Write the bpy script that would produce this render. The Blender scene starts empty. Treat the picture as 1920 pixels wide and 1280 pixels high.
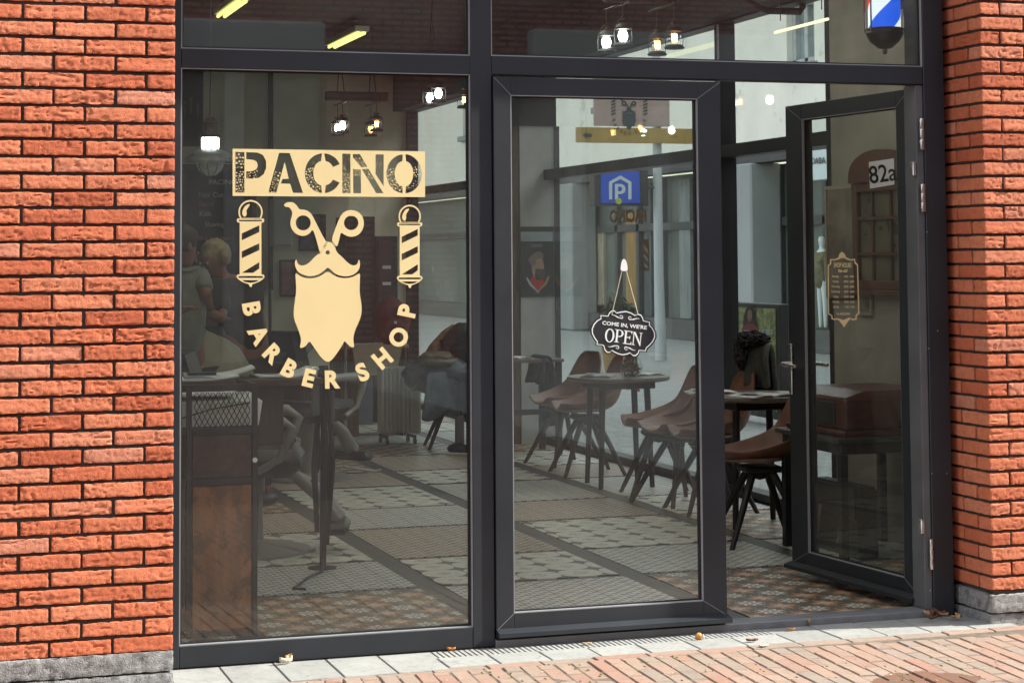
import bpy, math, random
from mathutils import Vector, Matrix, noise
random.seed(7)
R = math.radians
scn = bpy.context.scene
col = scn.collection

# ------------------------------------------------------------------ camera
C = Vector((-1.0151, -7.3512, 1.5013))
YAW, PITCH, ROLL, F, PY = .3094, .0617, -.0068, 3679.04, 254.38
_f = Vector((math.sin(YAW)*math.cos(PITCH), math.cos(YAW)*math.cos(PITCH), math.sin(PITCH)))
_r0 = Vector((math.cos(YAW), -math.sin(YAW), 0)); _u0 = _r0.cross(_f)
_r = _r0*math.cos(ROLL)+_u0*math.sin(ROLL)
_u = -_r0*math.sin(ROLL)+_u0*math.cos(ROLL)

def at(px, py, X=None, Y=None, Z=None):
    """the point of the place measured at photo pixel (px, py) on a known plane"""
    d = _f+_r*((px-960)/F)-_u*((py-PY)/F)
    t = (X-C.x)/d.x if X is not None else (Y-C.y)/d.y if Y is not None else (Z-C.z)/d.z
    return C+d*t

cam = bpy.data.objects.new('camera', bpy.data.cameras.new('camera'))
col.objects.link(cam)
cam.matrix_world = Matrix(((_r.x, _u.x, -_f.x, C.x), (_r.y, _u.y, -_f.y, C.y), (_r.z, _u.z, -_f.z, C.z), (0, 0, 0, 1)))
cam.data.sensor_width = 36; cam.data.lens = F/1920*36
cam.data.shift_y = -(640-PY)/1920
cam.data.clip_start = .1; cam.data.clip_end = 500
scn.camera = cam

# ------------------------------------------------------------------ materials
def newmat(name):
    m = bpy.data.materials.new(name); m.use_nodes = True
    nt = m.node_tree; b = nt.nodes['Principled BSDF']
    return m, nt, b

def mth(nt, op, a, b=None, c=None):
    n = nt.nodes.new('ShaderNodeMath'); n.operation = op
    for i, v in enumerate((a, b, c)):
        if v is None: continue
        if isinstance(v, (int, float)): n.inputs[i].default_value = v
        else: nt.links.new(v, n.inputs[i])
    return n.outputs[0]

def mixc(nt, f, a, b):
    n = nt.nodes.new('ShaderNodeMix'); n.data_type = 'RGBA'
    for i, v in ((0, f), (6, a), (7, b)):
        if hasattr(v, 'is_linked') or hasattr(v, 'links'): nt.links.new(v, n.inputs[i])
        elif i == 0: n.inputs[0].default_value = v
        else: n.inputs[i].default_value = (*v, 1)
    return n.outputs[2]

def tcoord(nt, kind='Object'):
    return nt.nodes.new('ShaderNodeTexCoord').outputs[kind]

def noi(nt, vec, scale, detail=4, rough=.55, dist=0):
    n = nt.nodes.new('ShaderNodeTexNoise'); n.inputs['Scale'].default_value = scale
    n.inputs['Detail'].default_value = detail; n.inputs['Roughness'].default_value = rough
    n.inputs['Distortion'].default_value = dist
    nt.links.new(vec, n.inputs['Vector']); return n.outputs['Fac']

def ramp(nt, f, stops):
    n = nt.nodes.new('ShaderNodeValToRGB'); e = n.color_ramp.elements
    while len(e) < len(stops): e.new(.5)
    for k, (p, c) in zip(e, stops): k.position = p; k.color = (*c, 1) if len(c) == 3 else c
    nt.links.new(f, n.inputs[0]); return n.outputs[0]

def bump(nt, b, h, strength=.3, dist=.005):
    n = nt.nodes.new('ShaderNodeBump'); n.inputs['Strength'].default_value = strength
    n.inputs['Distance'].default_value = dist
    nt.links.new(h, n.inputs['Height']); nt.links.new(n.outputs[0], b.inputs['Normal'])

def scalev(nt, vec, s):
    n = nt.nodes.new('ShaderNodeVectorMath'); n.operation = 'MULTIPLY'
    n.inputs[1].default_value = s; nt.links.new(vec, n.inputs[0]); return n.outputs[0]

_mats = {}
def mat(name, c, rough=.6, metal=0, var=.18, scale=6, bmp=0, bscale=60, spec=.5, stretch=None, emit=None, es=1, dirt=None, coat=0):
    if name in _mats: return _mats[name]
    m, nt, b = newmat(name)
    v = tcoord(nt)
    if stretch: v = scalev(nt, v, stretch)
    b.inputs['Roughness'].default_value = rough; b.inputs['Metallic'].default_value = metal
    b.inputs['Specular IOR Level'].default_value = spec
    b.inputs['Coat Weight'].default_value = coat
    if var:
        n = noi(nt, v, scale, 5)
        lo = tuple(x*(1-var) for x in c); hi = tuple(min(1, x*(1+var)) for x in c)
        cc = ramp(nt, n, [(.3, lo), (.7, hi)])
        if dirt:
            n2 = noi(nt, tcoord(nt), dirt[1], 8, .7)
            cc = mixc(nt, ramp(nt, n2, [(dirt[2], (0, 0, 0)), (dirt[2]+.06, (1, 1, 1))]), cc, dirt[0])
        nt.links.new(cc, b.inputs['Base Color'])
        rr = mth(nt, 'MULTIPLY_ADD', n, .25, rough-.12); nt.links.new(rr, b.inputs['Roughness'])
    else: b.inputs['Base Color'].default_value = (*c, 1)
    if bmp: bump(nt, b, noi(nt, v, bscale, 4), bmp, .004)
    if emit:
        b.inputs['Emission Color'].default_value = (*emit, 1); b.inputs['Emission Strength'].default_value = es
    _mats[name] = m; return m

def glassmat(name, r0=.055, tint=(.93, .965, .95), rough=0.0, dust=0):
    m = bpy.data.materials.new(name); m.use_nodes = True; nt = m.node_tree; nt.nodes.clear()
    o = nt.nodes.new('ShaderNodeOutputMaterial'); t = nt.nodes.new('ShaderNodeBsdfTransparent')
    g = nt.nodes.new('ShaderNodeBsdfGlossy'); g.inputs['Roughness'].default_value = rough
    t.inputs[0].default_value = (*tint, 1)
    lw = nt.nodes.new('ShaderNodeLayerWeight'); lw.inputs[0].default_value = .5
    p = mth(nt, 'POWER', lw.outputs['Facing'], 5)
    fac = mth(nt, 'MULTIPLY_ADD', p, 1-r0, r0)
    mx = nt.nodes.new('ShaderNodeMixShader'); nt.links.new(fac, mx.inputs[0])
    nt.links.new(t.outputs[0], mx.inputs[1]); nt.links.new(g.outputs[0], mx.inputs[2])
    if dust:
        v = tcoord(nt); n1 = noi(nt, v, 1.3, 6, .7); n2 = noi(nt, scalev(nt, v, (1, 1, .25)), 9, 5, .7); n3 = noi(nt, v, 170, 2)
        q = mth(nt, 'MULTIPLY', mth(nt, 'MULTIPLY_ADD', n1, 1.0, mth(nt, 'MULTIPLY_ADD', n2, .9, -.45)), dust)
        sp = mth(nt, 'MULTIPLY', mth(nt, 'GREATER_THAN', n3, .80), .10)
        q = mth(nt, 'ADD', mth(nt, 'MAXIMUM', q, 0), sp)
        df = nt.nodes.new('ShaderNodeBsdfDiffuse'); df.inputs[0].default_value = (.62, .62, .58, 1)
        m2 = nt.nodes.new('ShaderNodeMixShader'); nt.links.new(q, m2.inputs[0]); nt.links.new(mx.outputs[0], m2.inputs[1]); nt.links.new(df.outputs[0], m2.inputs[2])
        mx = m2
    nt.links.new(mx.outputs[0], o.inputs[0]); return m

# ------------------------------------------------------------------ mesh building
def invm(p):
    m = Matrix()
    while p: m = Matrix.LocRotScale(p.location, p.rotation_euler, None) @ m; p = p.parent
    return m.inverted()
class MB:
    def __init__(s): s.v = []; s.f = []; s.tone = []; s.mi = []
    def add(s, vs, fs, tone=.5, mi=0):
        k = len(s.v); s.v += [tuple(v) for v in vs]
        s.f += [tuple(i+k for i in f) for f in fs]; s.tone += [tone]*len(fs); s.mi += [mi]*len(fs); return s
    def box(s, x0, x1, y0, y1, z0, z1, tone=.5, mi=0):
        return s.add([(x0, y0, z0), (x1, y0, z0), (x1, y1, z0), (x0, y1, z0), (x0, y0, z1), (x1, y0, z1), (x1, y1, z1), (x0, y1, z1)],
                     [(0, 3, 2, 1), (4, 5, 6, 7), (0, 1, 5, 4), (1, 2, 6, 5), (2, 3, 7, 6), (3, 0, 4, 7)], tone, mi)
    def cbox(s, x0, x1, y0, y1, z0, z1, c=.003, tone=.5, mi=0):
        """box with chamfered edges"""
        vs = []; ix = {}
        for i, x in enumerate((x0, x1)):
            for j, y in enumerate((y0, y1)):
                for k, z in enumerate((z0, z1)):
                    dx = c if i == 0 else -c; dy = c if j == 0 else -c; dz = c if k == 0 else -c
                    for a, p in enumerate(((x, y+dy, z+dz), (x+dx, y, z+dz), (x+dx, y+dy, z))):
                        ix[i, j, k, a] = len(vs); vs.append(p)
        q = lambda *l: tuple(ix[t] for t in l)
        fs = [q((0,0,0,0),(0,0,1,0),(0,1,1,0),(0,1,0,0)), q((1,0,0,0),(1,1,0,0),(1,1,1,0),(1,0,1,0)),
              q((0,0,0,1),(1,0,0,1),(1,0,1,1),(0,0,1,1)), q((0,1,0,1),(0,1,1,1),(1,1,1,1),(1,1,0,1)),
              q((0,0,0,2),(0,1,0,2),(1,1,0,2),(1,0,0,2)), q((0,0,1,2),(1,0,1,2),(1,1,1,2),(0,1,1,2))]
        for a in (0, 1):
            for b in (0, 1):
                fs += [q((a,b,0,0),(a,b,0,1),(a,b,1,1),(a,b,1,0)), q((a,0,b,0),(a,0,b,2),(a,1,b,2),(a,1,b,0)), q((0,a,b,1),(0,a,b,2),(1,a,b,2),(1,a,b,1))]
                for d in (0, 1): fs.append(q((a,b,d,0),(a,b,d,1),(a,b,d,2)))
        return s.add(vs, fs, tone, mi)
    def hexa(s, p, tone=.5, mi=0):   # 8 points, bottom 4 then top 4
        return s.add(p, [(0, 3, 2, 1), (4, 5, 6, 7), (0, 1, 5, 4), (1, 2, 6, 5), (2, 3, 7, 6), (3, 0, 4, 7)], tone, mi)
    def tube(s, pts, r, n=10, caps=True, mi=0, tone=.5):
        pts = [Vector(p) for p in pts]
        rs = r if isinstance(r, (list, tuple)) else [r]*len(pts)
        k0 = len(s.v); ref = None; vs = []; fs = []
        for i, p in enumerate(pts):
            d = (pts[min(i+1, len(pts)-1)]-pts[max(i-1, 0)]).normalized()
            if ref is None: ref = Vector((0, 0, 1)) if abs(d.z) < .9 else Vector((1, 0, 0))
            a = d.cross(ref).normalized(); b = a.cross(d).normalized(); ref = b
            for j in range(n):
                t = 2*math.pi*j/n; vs.append(p+(a*math.cos(t)+b*math.sin(t))*rs[i])
        for i in range(len(pts)-1):
            for j in range(n):
                fs.append((i*n+j, i*n+(j+1) % n, (i+1)*n+(j+1) % n, (i+1)*n+j))
        if caps: fs += [tuple(range(n-1, -1, -1)), tuple(range((len(pts)-1)*n, len(pts)*n))]
        return s.add(vs, fs, tone, mi)
    def lathe(s, c, prof, n=28, mi=0, axis='z'):
        vs = []; fs = []; m = len(prof)
        for i in range(n):
            t = 2*math.pi*i/n
            for r, z in prof:
                p = (r*math.cos(t), r*math.sin(t), z)
                if axis == 'x': p = (z, r*math.cos(t), r*math.sin(t))
                if axis == 'y': p = (r*math.cos(t), z, r*math.sin(t))
                vs.append((c[0]+p[0], c[1]+p[1], c[2]+p[2]))
        for i in range(n):
            for j in range(m-1):
                fs.append((i*m+j, ((i+1) % n)*m+j, ((i+1) % n)*m+j+1, i*m+j+1))
        return s.add(vs, fs, .5, mi)
    def ell(s, c, r, n=16, m=10, mi=0, fn=None):
        vs = []; fs = []
        for j in range(m+1):
            ph = math.pi*j/m
            for i in range(n):
                t = 2*math.pi*i/n
                d = Vector((math.sin(ph)*math.cos(t), math.sin(ph)*math.sin(t), math.cos(ph)))
                k = fn(d) if fn else 1
                vs.append((c[0]+d.x*r[0]*k, c[1]+d.y*r[1]*k, c[2]+d.z*r[2]*k))
        for j in range(m):
            for i in range(n): fs.append((j*n+i, (j+1)*n+i, (j+1)*n+(i+1) % n, j*n+(i+1) % n))
        return s.add(vs, fs, .5, mi)
    def xf(s, mtx, k=0):
        s.v[k:] = [tuple(mtx @ Vector(v)) for v in s.v[k:]]; return s
    def build(s, name, m, parent=None, smooth=False, world=True, sub=0):
        me = bpy.data.meshes.new(name)
        inv = invm(parent) if (parent is not None and world) else Matrix()
        me.from_pydata([tuple(inv @ Vector(v)) for v in s.v], [], s.f)
        ms = m if isinstance(m, (list, tuple)) else [m]
        for q in ms: me.materials.append(q)
        if len(ms) > 1: me.polygons.foreach_set('material_index', s.mi)
        if len(set(s.tone)) > 1:
            a = me.attributes.new('tone', 'FLOAT', 'FACE'); a.data.foreach_set('value', s.tone)
        me.validate(); me.update()
        if smooth:
            me.polygons.foreach_set('use_smooth', [True]*len(me.polygons))
            if smooth != 'all': me.set_sharp_from_angle(angle=R(40))
        o = bpy.data.objects.new(name, me); col.objects.link(o)
        if parent is not None: o.parent = parent
        if sub:
            q = o.modifiers.new('s', 'SUBSURF'); q.levels = sub; q.render_levels = sub
        return o

def tag(o, label=None, cat=None, group=None, kind=None):
    if label: o['label'] = label
    if cat: o['category'] = cat
    if group: o['group'] = group
    if kind: o['kind'] = kind
    return o
def thing(name, label, cat, loc=(0, 0, 0), rz=0, group=None, parent=None):
    o = bpy.data.objects.new(name, None); col.objects.link(o); o.empty_display_size = .1
    o.location = loc; o.rotation_euler = (0, 0, rz)
    if parent: o.parent = parent
    return tag(o, label, cat, group)
def structure(o): return tag(o, kind='structure')
def copytree(o, parent=None):
    c = o.copy(); col.objects.link(c); c.parent = parent
    for ch in o.children: copytree(ch, c)
    return c

# flat cut-outs (letters, decals): loops of 2D points, even-odd filled, placed by a mapping function
def cutout(name, loops, fn, m, parent, thick=.0008, texts=()):
    cu = bpy.data.curves.new(name, 'CURVE'); cu.dimensions = '2D'; cu.fill_mode = 'BOTH'
    cu.extrude = .0005
    for lp in loops:
        sp = cu.splines.new('POLY'); sp.points.add(len(lp)-1)
        for p, q in zip(sp.points, lp): p.co = (q[0], q[1], 0, 1)
        sp.use_cyclic_u = True
    o = bpy.data.objects.new(name, cu); col.objects.link(o)
    me = bpy.data.meshes.new_from_object(o.evaluated_get(bpy.context.evaluated_depsgraph_get()))
    bpy.data.objects.remove(o)
    return _place(name, me, fn, m, parent, thick)
def _place(name, me, fn, m, parent, thick):
    inv = invm(parent)
    for v in me.vertices:
        w = fn(v.co.x, v.co.y, thick if v.co.z > 0 else 0)
        v.co = inv @ Vector(w)
    me.materials.clear(); me.materials.append(m); me.name = name
    o = bpy.data.objects.new(name, me); col.objects.link(o)
    if parent: o.parent = parent
    return o
def text2d(items):
    """items: (string, x, y, size, rot, xscale, bold) -> mesh in 2D"""
    out = None
    import bmesh
    bm = bmesh.new()
    for s, x, y, size, rot, xs, bold in items:
        cu = bpy.data.curves.new('t', 'FONT'); cu.body = s; cu.size = size; cu.extrude = .0005
        cu.align_x = 'CENTER'; cu.align_y = 'CENTER'; cu.offset = bold; cu.resolution_u = 4
        o = bpy.data.objects.new('t', cu); col.objects.link(o)
        me = bpy.data.meshes.new_from_object(o.evaluated_get(bpy.context.evaluated_depsgraph_get()))
        bpy.data.objects.remove(o)
        ca, sa = math.cos(rot), math.sin(rot)
        for v in me.vertices:
            a, b = v.co.x*xs, v.co.y
            v.co.x = x+a*ca-b*sa; v.co.y = y+a*sa+b*ca
        bm.from_mesh(me)
    me = bpy.data.meshes.new('text'); bm.to_mesh(me); bm.free(); return me
def lettering(name, items, fn, m, parent, thick=.0008):
    return _place(name, text2d(items), fn, m, parent, thick)
def circ(cx, cy, rx, ry=None, n=28, a0=0, a1=360):
    ry = ry or rx
    return [(cx+rx*math.cos(R(a0+(a1-a0)*i/(n if a1-a0 == 360 else n-1))), cy+ry*math.sin(R(a0+(a1-a0)*i/(n if a1-a0 == 360 else n-1)))) for i in range(n)]
def smoothloop(pts, it=2):
    for _ in range(it):
        q = []
        for i in range(len(pts)):
            a, b = pts[i], pts[(i+1) % len(pts)]
            q += [(a[0]*.75+b[0]*.25, a[1]*.75+b[1]*.25), (a[0]*.25+b[0]*.75, a[1]*.25+b[1]*.75)]
        pts = q
    return pts
def stroke(pts, w, closed=False):
    """outline polygon of a 2D polyline of width w (w may be a list)"""
    n = len(pts); ws = w if isinstance(w, list) else [w]*n; L = []; Rr = []
    for i, p in enumerate(pts):
        a = pts[max(i-1, 0)]; b = pts[min(i+1, n-1)]
        d = Vector((b[0]-a[0], b[1]-a[1])); d.normalize(); k = Vector((-d.y, d.x))*ws[i]/2
        L.append((p[0]+k.x, p[1]+k.y)); Rr.append((p[0]-k.x, p[1]-k.y))
    return L+Rr[::-1]

# ================================================================== SETTING
# ---- light and sky
w = bpy.data.worlds.new('World'); scn.world = w; w.use_nodes = True
nt = w.node_tree; sky = nt.nodes.new('ShaderNodeTexSky'); sky.sky_type = 'NISHITA'; sky.sun_disc = False
to_sun = Vector((1, -.172, .72)).normalized()
el = math.asin(to_sun.z); azi = math.atan2(to_sun.x, to_sun.y)
sky.sun_elevation = el; sky.sun_rotation = azi; sky.air_density = 1.0; sky.dust_density = 2.0
hs = nt.nodes.new('ShaderNodeHueSaturation'); hs.inputs['Saturation'].default_value = .28; nt.links.new(sky.outputs[0], hs.inputs['Color'])
nt.links.new(hs.outputs[0], nt.nodes['Background'].inputs[0]); nt.nodes['Background'].inputs[1].default_value = .15
sl = bpy.data.lights.new('sun', 'SUN'); sl.energy = 3.3; sl.angle = R(.55); sl.color = (1, .95, .86)
so = bpy.data.objects.new('sun', sl); col.objects.link(so)
so.rotation_euler = to_sun.to_track_quat('Z', 'Y').to_euler()
scn.view_settings.view_transform = 'Standard'; scn.view_settings.look = 'None'
scn.view_settings.exposure = 1.8; scn.view_settings.gamma = 1
cy = scn.cycles
cy.max_bounces = 10; cy.diffuse_bounces = 4; cy.glossy_bounces = 4; cy.transmission_bounces = 6; cy.transparent_max_bounces = 24
cy.caustics_reflective = False; cy.caustics_refractive = False; cy.sample_clamp_indirect = 6
cy.use_denoising = True

# ---- materials of the setting
def brickmat(name, stops, rough=.85, emis=0):
    m, nt, b = newmat(name)
    at_ = nt.nodes.new('ShaderNodeAttribute'); at_.attribute_name = 'tone'
    v = tcoord(nt)
    c1 = ramp(nt, at_.outputs['Fac'], stops)
    n = noi(nt, v, 35, 6, .65)
    c2 = mixc(nt, ramp(nt, n, [(.40, (0, 0, 0)), (.85, (.7, .7, .7))]), c1, tuple(x*.78 for x in stops[0][1]))
    n2 = noi(nt, v, 240, 3, .7)
    c3 = mixc(nt, ramp(nt, n2, [(.70, (0, 0, 0)), (.78, (.6, .6, .6))]), c2, (.22, .08, .045))
    nt.links.new(c3, b.inputs['Base Color']); b.inputs['Roughness'].default_value = rough
    b.inputs['Specular IOR Level'].default_value = .25
    bump(nt, b, mth(nt, 'ADD', noi(nt, v, 130, 6, .7), noi(nt, v, 420, 2)), 1.0, .003)
    return m
M_brick = brickmat('orange_brick', [(0, (.54, .135, .062)), (.45, (.68, .200, .097)), (.8, (.75, .262, .138)), (1, (.66, .27, .17))])
M_mortar = mat('dark_mortar', (.05, .042, .037), .95, var=.3, scale=60, bmp=.5, bscale=300)
M_stone = mat('blue_stone', (.27, .27, .265), .75, var=.35, scale=55, bmp=.9, bscale=190, dirt=((.13, .13, .125), 22, .54))
M_frame = mat('anthracite_paint', (.0175, .0215, .0275), .5, var=.16, scale=3, bmp=.03, bscale=700, dirt=((.20, .20, .19), 75, .69))
M_framein = mat('frame_paint_darker', (.006, .007, .009), .4, var=.1, scale=5)  # darker copy of the frame paint, for side window and column edge
M_bead = mat('glazing_bead', (.30, .31, .32), .5, var=.1)
M_gasket = mat('rubber_gasket', (.012, .012, .013), .6, var=.1)
M_glass = glassmat('window_glass', .052, (.962, .985, .970), dust=.042)
M_glass2 = glassmat('side_glass', .022, (.965, .99, .975))
M_steel = mat('brushed_steel', (.62, .62, .60), .3, metal=1, var=.08, scale=30)
M_plaster = mat('grey_plaster', (.62, .59, .46), .85, var=.14, scale=2.2, bmp=.15, bscale=25)
M_dark = mat('dark_paint', (.035, .033, .032), .7, var=.2)

# ---- rough bricks
def roughbrick(mb, lo, hi, seed, faces, step=.0055, amp=1.0, tone=.5, rad=.004):
    lo = Vector(lo); hi = Vector(hi)
    rv = random.Random(seed)
    off = Vector((rv.random()*50, rv.random()*50, rv.random()*50))
    tilt = (rv.uniform(-1, 1)*.0016, rv.uniform(-1, 1)*.0012, rv.uniform(-.0012, .0016))
    cm = (lo+hi)/2
    il = lo+Vector((rad,)*3); ih = hi-Vector((rad,)*3)
    def disp(p, n):
        inn = Vector([min(max(p[i], il[i]), ih[i]) for i in range(3)])
        d = p-inn
        d = d.normalized() if d.length > 1e-9 else Vector(n)
        q = Vector((p.x*16, p.y*16, p.z*34))+off
        wv = Vector((noise.noise(q*.9), noise.noise(q*.9+Vector((7, 3, 1))), 0))*.9
        a = noise.noise(q*1.25+wv)
        msk = max(0, min(1, noise.noise(q*.35+Vector((9, 9, 9)))*2.2+.55))
        cr = math.exp(-(a/.075)**2)*msk
        b2 = noise.noise(q*2.6+wv*2)
        cr2 = math.exp(-(b2/.10)**2)*(1-msk*.4)
        h = amp*(-.0034*cr-.0018*cr2+.0012*noise.noise(q*.5)+.0011*noise.noise(q*5))
        # ragged arrises
        e = noise.noise(Vector((p.x*30, p.y*30, p.z*8))+off*2)*.0014
        r = inn+d*(rad+h)
        r.z += e*(1 if p.z > cm.z else -1)*(1 if abs(p.z-cm.z) > (hi.z-lo.z)*.3 else 0)
        r.y += tilt[0]+tilt[1]*(p.x-cm.x)*8+tilt[2]*(1 if p.z > cm.z else -1)*.6
        return r
    def patch(o, eu, ev, n, su, sv):
        nu = max(1, round(eu.length/su)); nv = max(1, round(ev.length/sv)); vs = []; fs = []
        for j in range(nv+1):
            for i in range(nu+1):
                vs.append(disp(o+eu*(i/nu)+ev*(j/nv), n))
        for j in range(nv):
            for i in range(nu):
                a = j*(nu+1)+i; fs.append((a, a+1, a+nu+2, a+nu+1))
        mb.add(vs, fs, tone)
    X = Vector((hi.x-lo.x, 0, 0)); Y = Vector((0, hi.y-lo.y, 0)); Z = Vector((0, 0, hi.z-lo.z))
    if 'f' in faces: patch(lo, X, Z, (0, -1, 0), step, step)
    else: patch(lo, X, Z, (0, -1, 0), .05, .02)
    patch(lo+Z, X, Y, (0, 0, 1), step*1.5, .008 if Y.length < .06 else .02)
    patch(lo+Y, X, -Y, (0, 0, -1), step*1.5, .008 if Y.length < .06 else .02)
    patch(lo+Y, -Y, Z, (-1, 0, 0), step if 'l' in faces else .012, step)
    patch(lo+X, Y, Z, (1, 0, 0), .012, step)

BT = 2.78
building = thing('shop_building', 'brick corner shop building with dark framed glass shopfront and open door', 'building', (0, 0, 0))
# left pier
mb = MB(); YF = -.24; z0 = .1185; sd = 0
for k in range(44):
    zb = z0+.0605*k
    if k % 2 == 0: ed = [-.02-.217*i for i in range(5)]
    else: ed = [-.02, -.128]+[-.128-.217*i for i in range(1, 4)]
    for a, b_ in zip(ed, ed[1:]):
        sd += 1; g = .0085+random.uniform(-.0015, .0015)
        roughbrick(mb, (b_+g, YF, zb+random.uniform(-.001, .001)), (a, YF+.045, zb+.0508+random.uniform(-.0015, .001)), sd, 'f', tone=min(1, max(0, random.gauss(.47, .27) if random.random() > .03 else 1)))
pl = mb.build('brick_pier', M_brick, building, smooth=True)
MB().box(-1.3, -.024, YF+.009, .1, .1, BT).build('mortar', M_mortar, pl)
def plinth(par, xa, xb):
    yb2 = -.002 if xa < 0 else .05
    for i, (za, zb) in enumerate(((.043, .117), (-.05, .040))):
        m = MB(); roughbrick(m, (xa, YF-.011+.004*i, za), (xb, yb2, zb), 900+i+int(xa*7), 'fl', step=.011, amp=1.3, rad=.006)
        m.build('plinth_stone', M_stone, par, smooth=True)
plinth(pl, -1.3, -.018)
# right pier
mb = MB(); z0 = .132
for k in range(44):
    zb = z0+.0605*k; od = k % 2
    rt = lambda: min(1, max(0, random.gauss(.47, .27) if random.random() > .02 else .95))
    if od:
        spans = [(3.298, 3.386, 'fl', .098)]+[(3.396+.217*i, 3.603+.217*i, 'f', .045) for i in range(5)]
        sd += 1; roughbrick(mb, (3.298, YF, zb), (3.388, -.03, zb+.0508), sd, 'fl', tone=rt())
        for a, b_, fc, dp in spans[1:]:
            sd += 1; roughbrick(mb, (a, YF, zb), (b_, YF+.045, zb+.0508), sd, fc, tone=rt())
        sd += 1; roughbrick(mb, (3.298, -.022, zb), (3.33, .17, zb+.0508), sd, 'l', tone=rt(), amp=.7)
    else:
        sd += 1; roughbrick(mb, (3.298, YF, zb), (3.50, -.142, zb+.0508), sd, 'fl', tone=rt())
        for i in range(4):
            sd += 1; roughbrick(mb, (3.51+.217*i, YF, zb), (3.717+.217*i, YF+.045, zb+.0508), sd, 'f', tone=rt())
        sd += 1; roughbrick(mb, (3.298, -.132, zb), (3.33, .066, zb+.0508), sd, 'l', tone=rt(), amp=.7)
        sd += 1; roughbrick(mb, (3.298, .076, zb), (3.33, .17, zb+.0508), sd, 'l', tone=rt(), amp=.7)
pr = mb.build('brick_pier', M_brick, building, smooth=True)
MB().box(3.308, 4.42, YF+.009, .16, .1, BT).build('mortar', M_mortar, pr)
plinth(pr, 3.287, 4.45)
# upper wall and roof (above the picture)
mb = MB(); mb.box(-4, 4.42, YF+.02, .1, 3.0, 4.0).box(-4, -1.3, YF, .1, -.05, 3.0).box(4.12, 4.30, .16, 2.64, 0, 4).box(4.16, 4.30, 2.64, 12.2, 3.16, 4)
mb.box(-1.3, -.03, YF+.02, .1, BT, 3.0).box(3.31, 4.42, YF+.02, .1, BT, 3.0)
mb.build('upper_wall', M_mortar, building)
MB().box(-4, 4.42, .1, 12.4, 3.5, 3.9).build('roof', M_dark, building)

# ---- front window frame
win = MB()
c = .0025; FD = .075
win.cbox(-.003, .036, 0, FD, 0, 2.98, c).cbox(.036, 1.165, .001, FD, .0, .080, c).cbox(1.165, 1.252, 0, FD, 0, 2.98, c)
win.cbox(.036, 1.165, .001, FD, 2.217, 2.290, c).cbox(1.252, 3.163, .001, FD, 2.217, 2.292, c).cbox(3.165, 3.262, 0, .16, .0, 2.98, c)
win.cbox(-.003, 3.26, 0, FD, 2.98, 3.06, c)
wf = win.build('window_frame', M_frame, building)
for x0, x1, za, zb in ((.036, 1.165, .080, 2.217), (.036, 1.165, 2.290, 2.98), (1.252, 3.163, 2.292, 2.98)):
    t = .0035; mb = MB()
    mb.box(x0, x0+t, .004, .018, za, zb).box(x1-t, x1, .004, .018, za, zb).box(x0+t, x1-t, .004, .018, za, za+t).box(x0+t, x1-t, .004, .018, zb-t, zb)
    mb.build('glazing_bead', M_bead, wf)
for x0, x1, za, zb in ((.036, 1.165, .080, 2.217), (.036, 1.165, 2.290, 2.98), (1.252, 3.163, 2.292, 2.98)):
    t = .010; mb = MB()
    mb.box(x0, x0+t, .019, .03, za, zb).box(x1-t, x1, .019, .03, za, zb).box(x0+t, x1-t, .019, .03, za, za+t).box(x0+t, x1-t, .019, .03, zb-t, zb)
    mb.build('gasket', M_gasket, wf)
GY = .030
for x0, x1, za, zb in ((.036, 1.165, .080, 2.217), (.036, 1.165, 2.290, 2.98), (1.252, 3.163, 2.292, 2.98)):
    MB().box(x0+.001, x1-.001, GY, GY+.008, za+.001, zb-.001).build('glass_pane', M_glass, wf)
# threshold and closing strip of the door jamb
MB().cbox(1.2525, 3.162, -.012, .10, -.02, .026, .002).build('threshold', mat('threshold_aluminium', (.20, .21, .225), .45, metal=.3, var=.15, scale=12), building)
mb = MB(); mb.cbox(3.130, 3.1645, .010, .11, .027, 2.216, .002)
mb.build('jamb_strip', mat('grey_profile', (.10, .105, .11), .45, var=.15), building)

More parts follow.
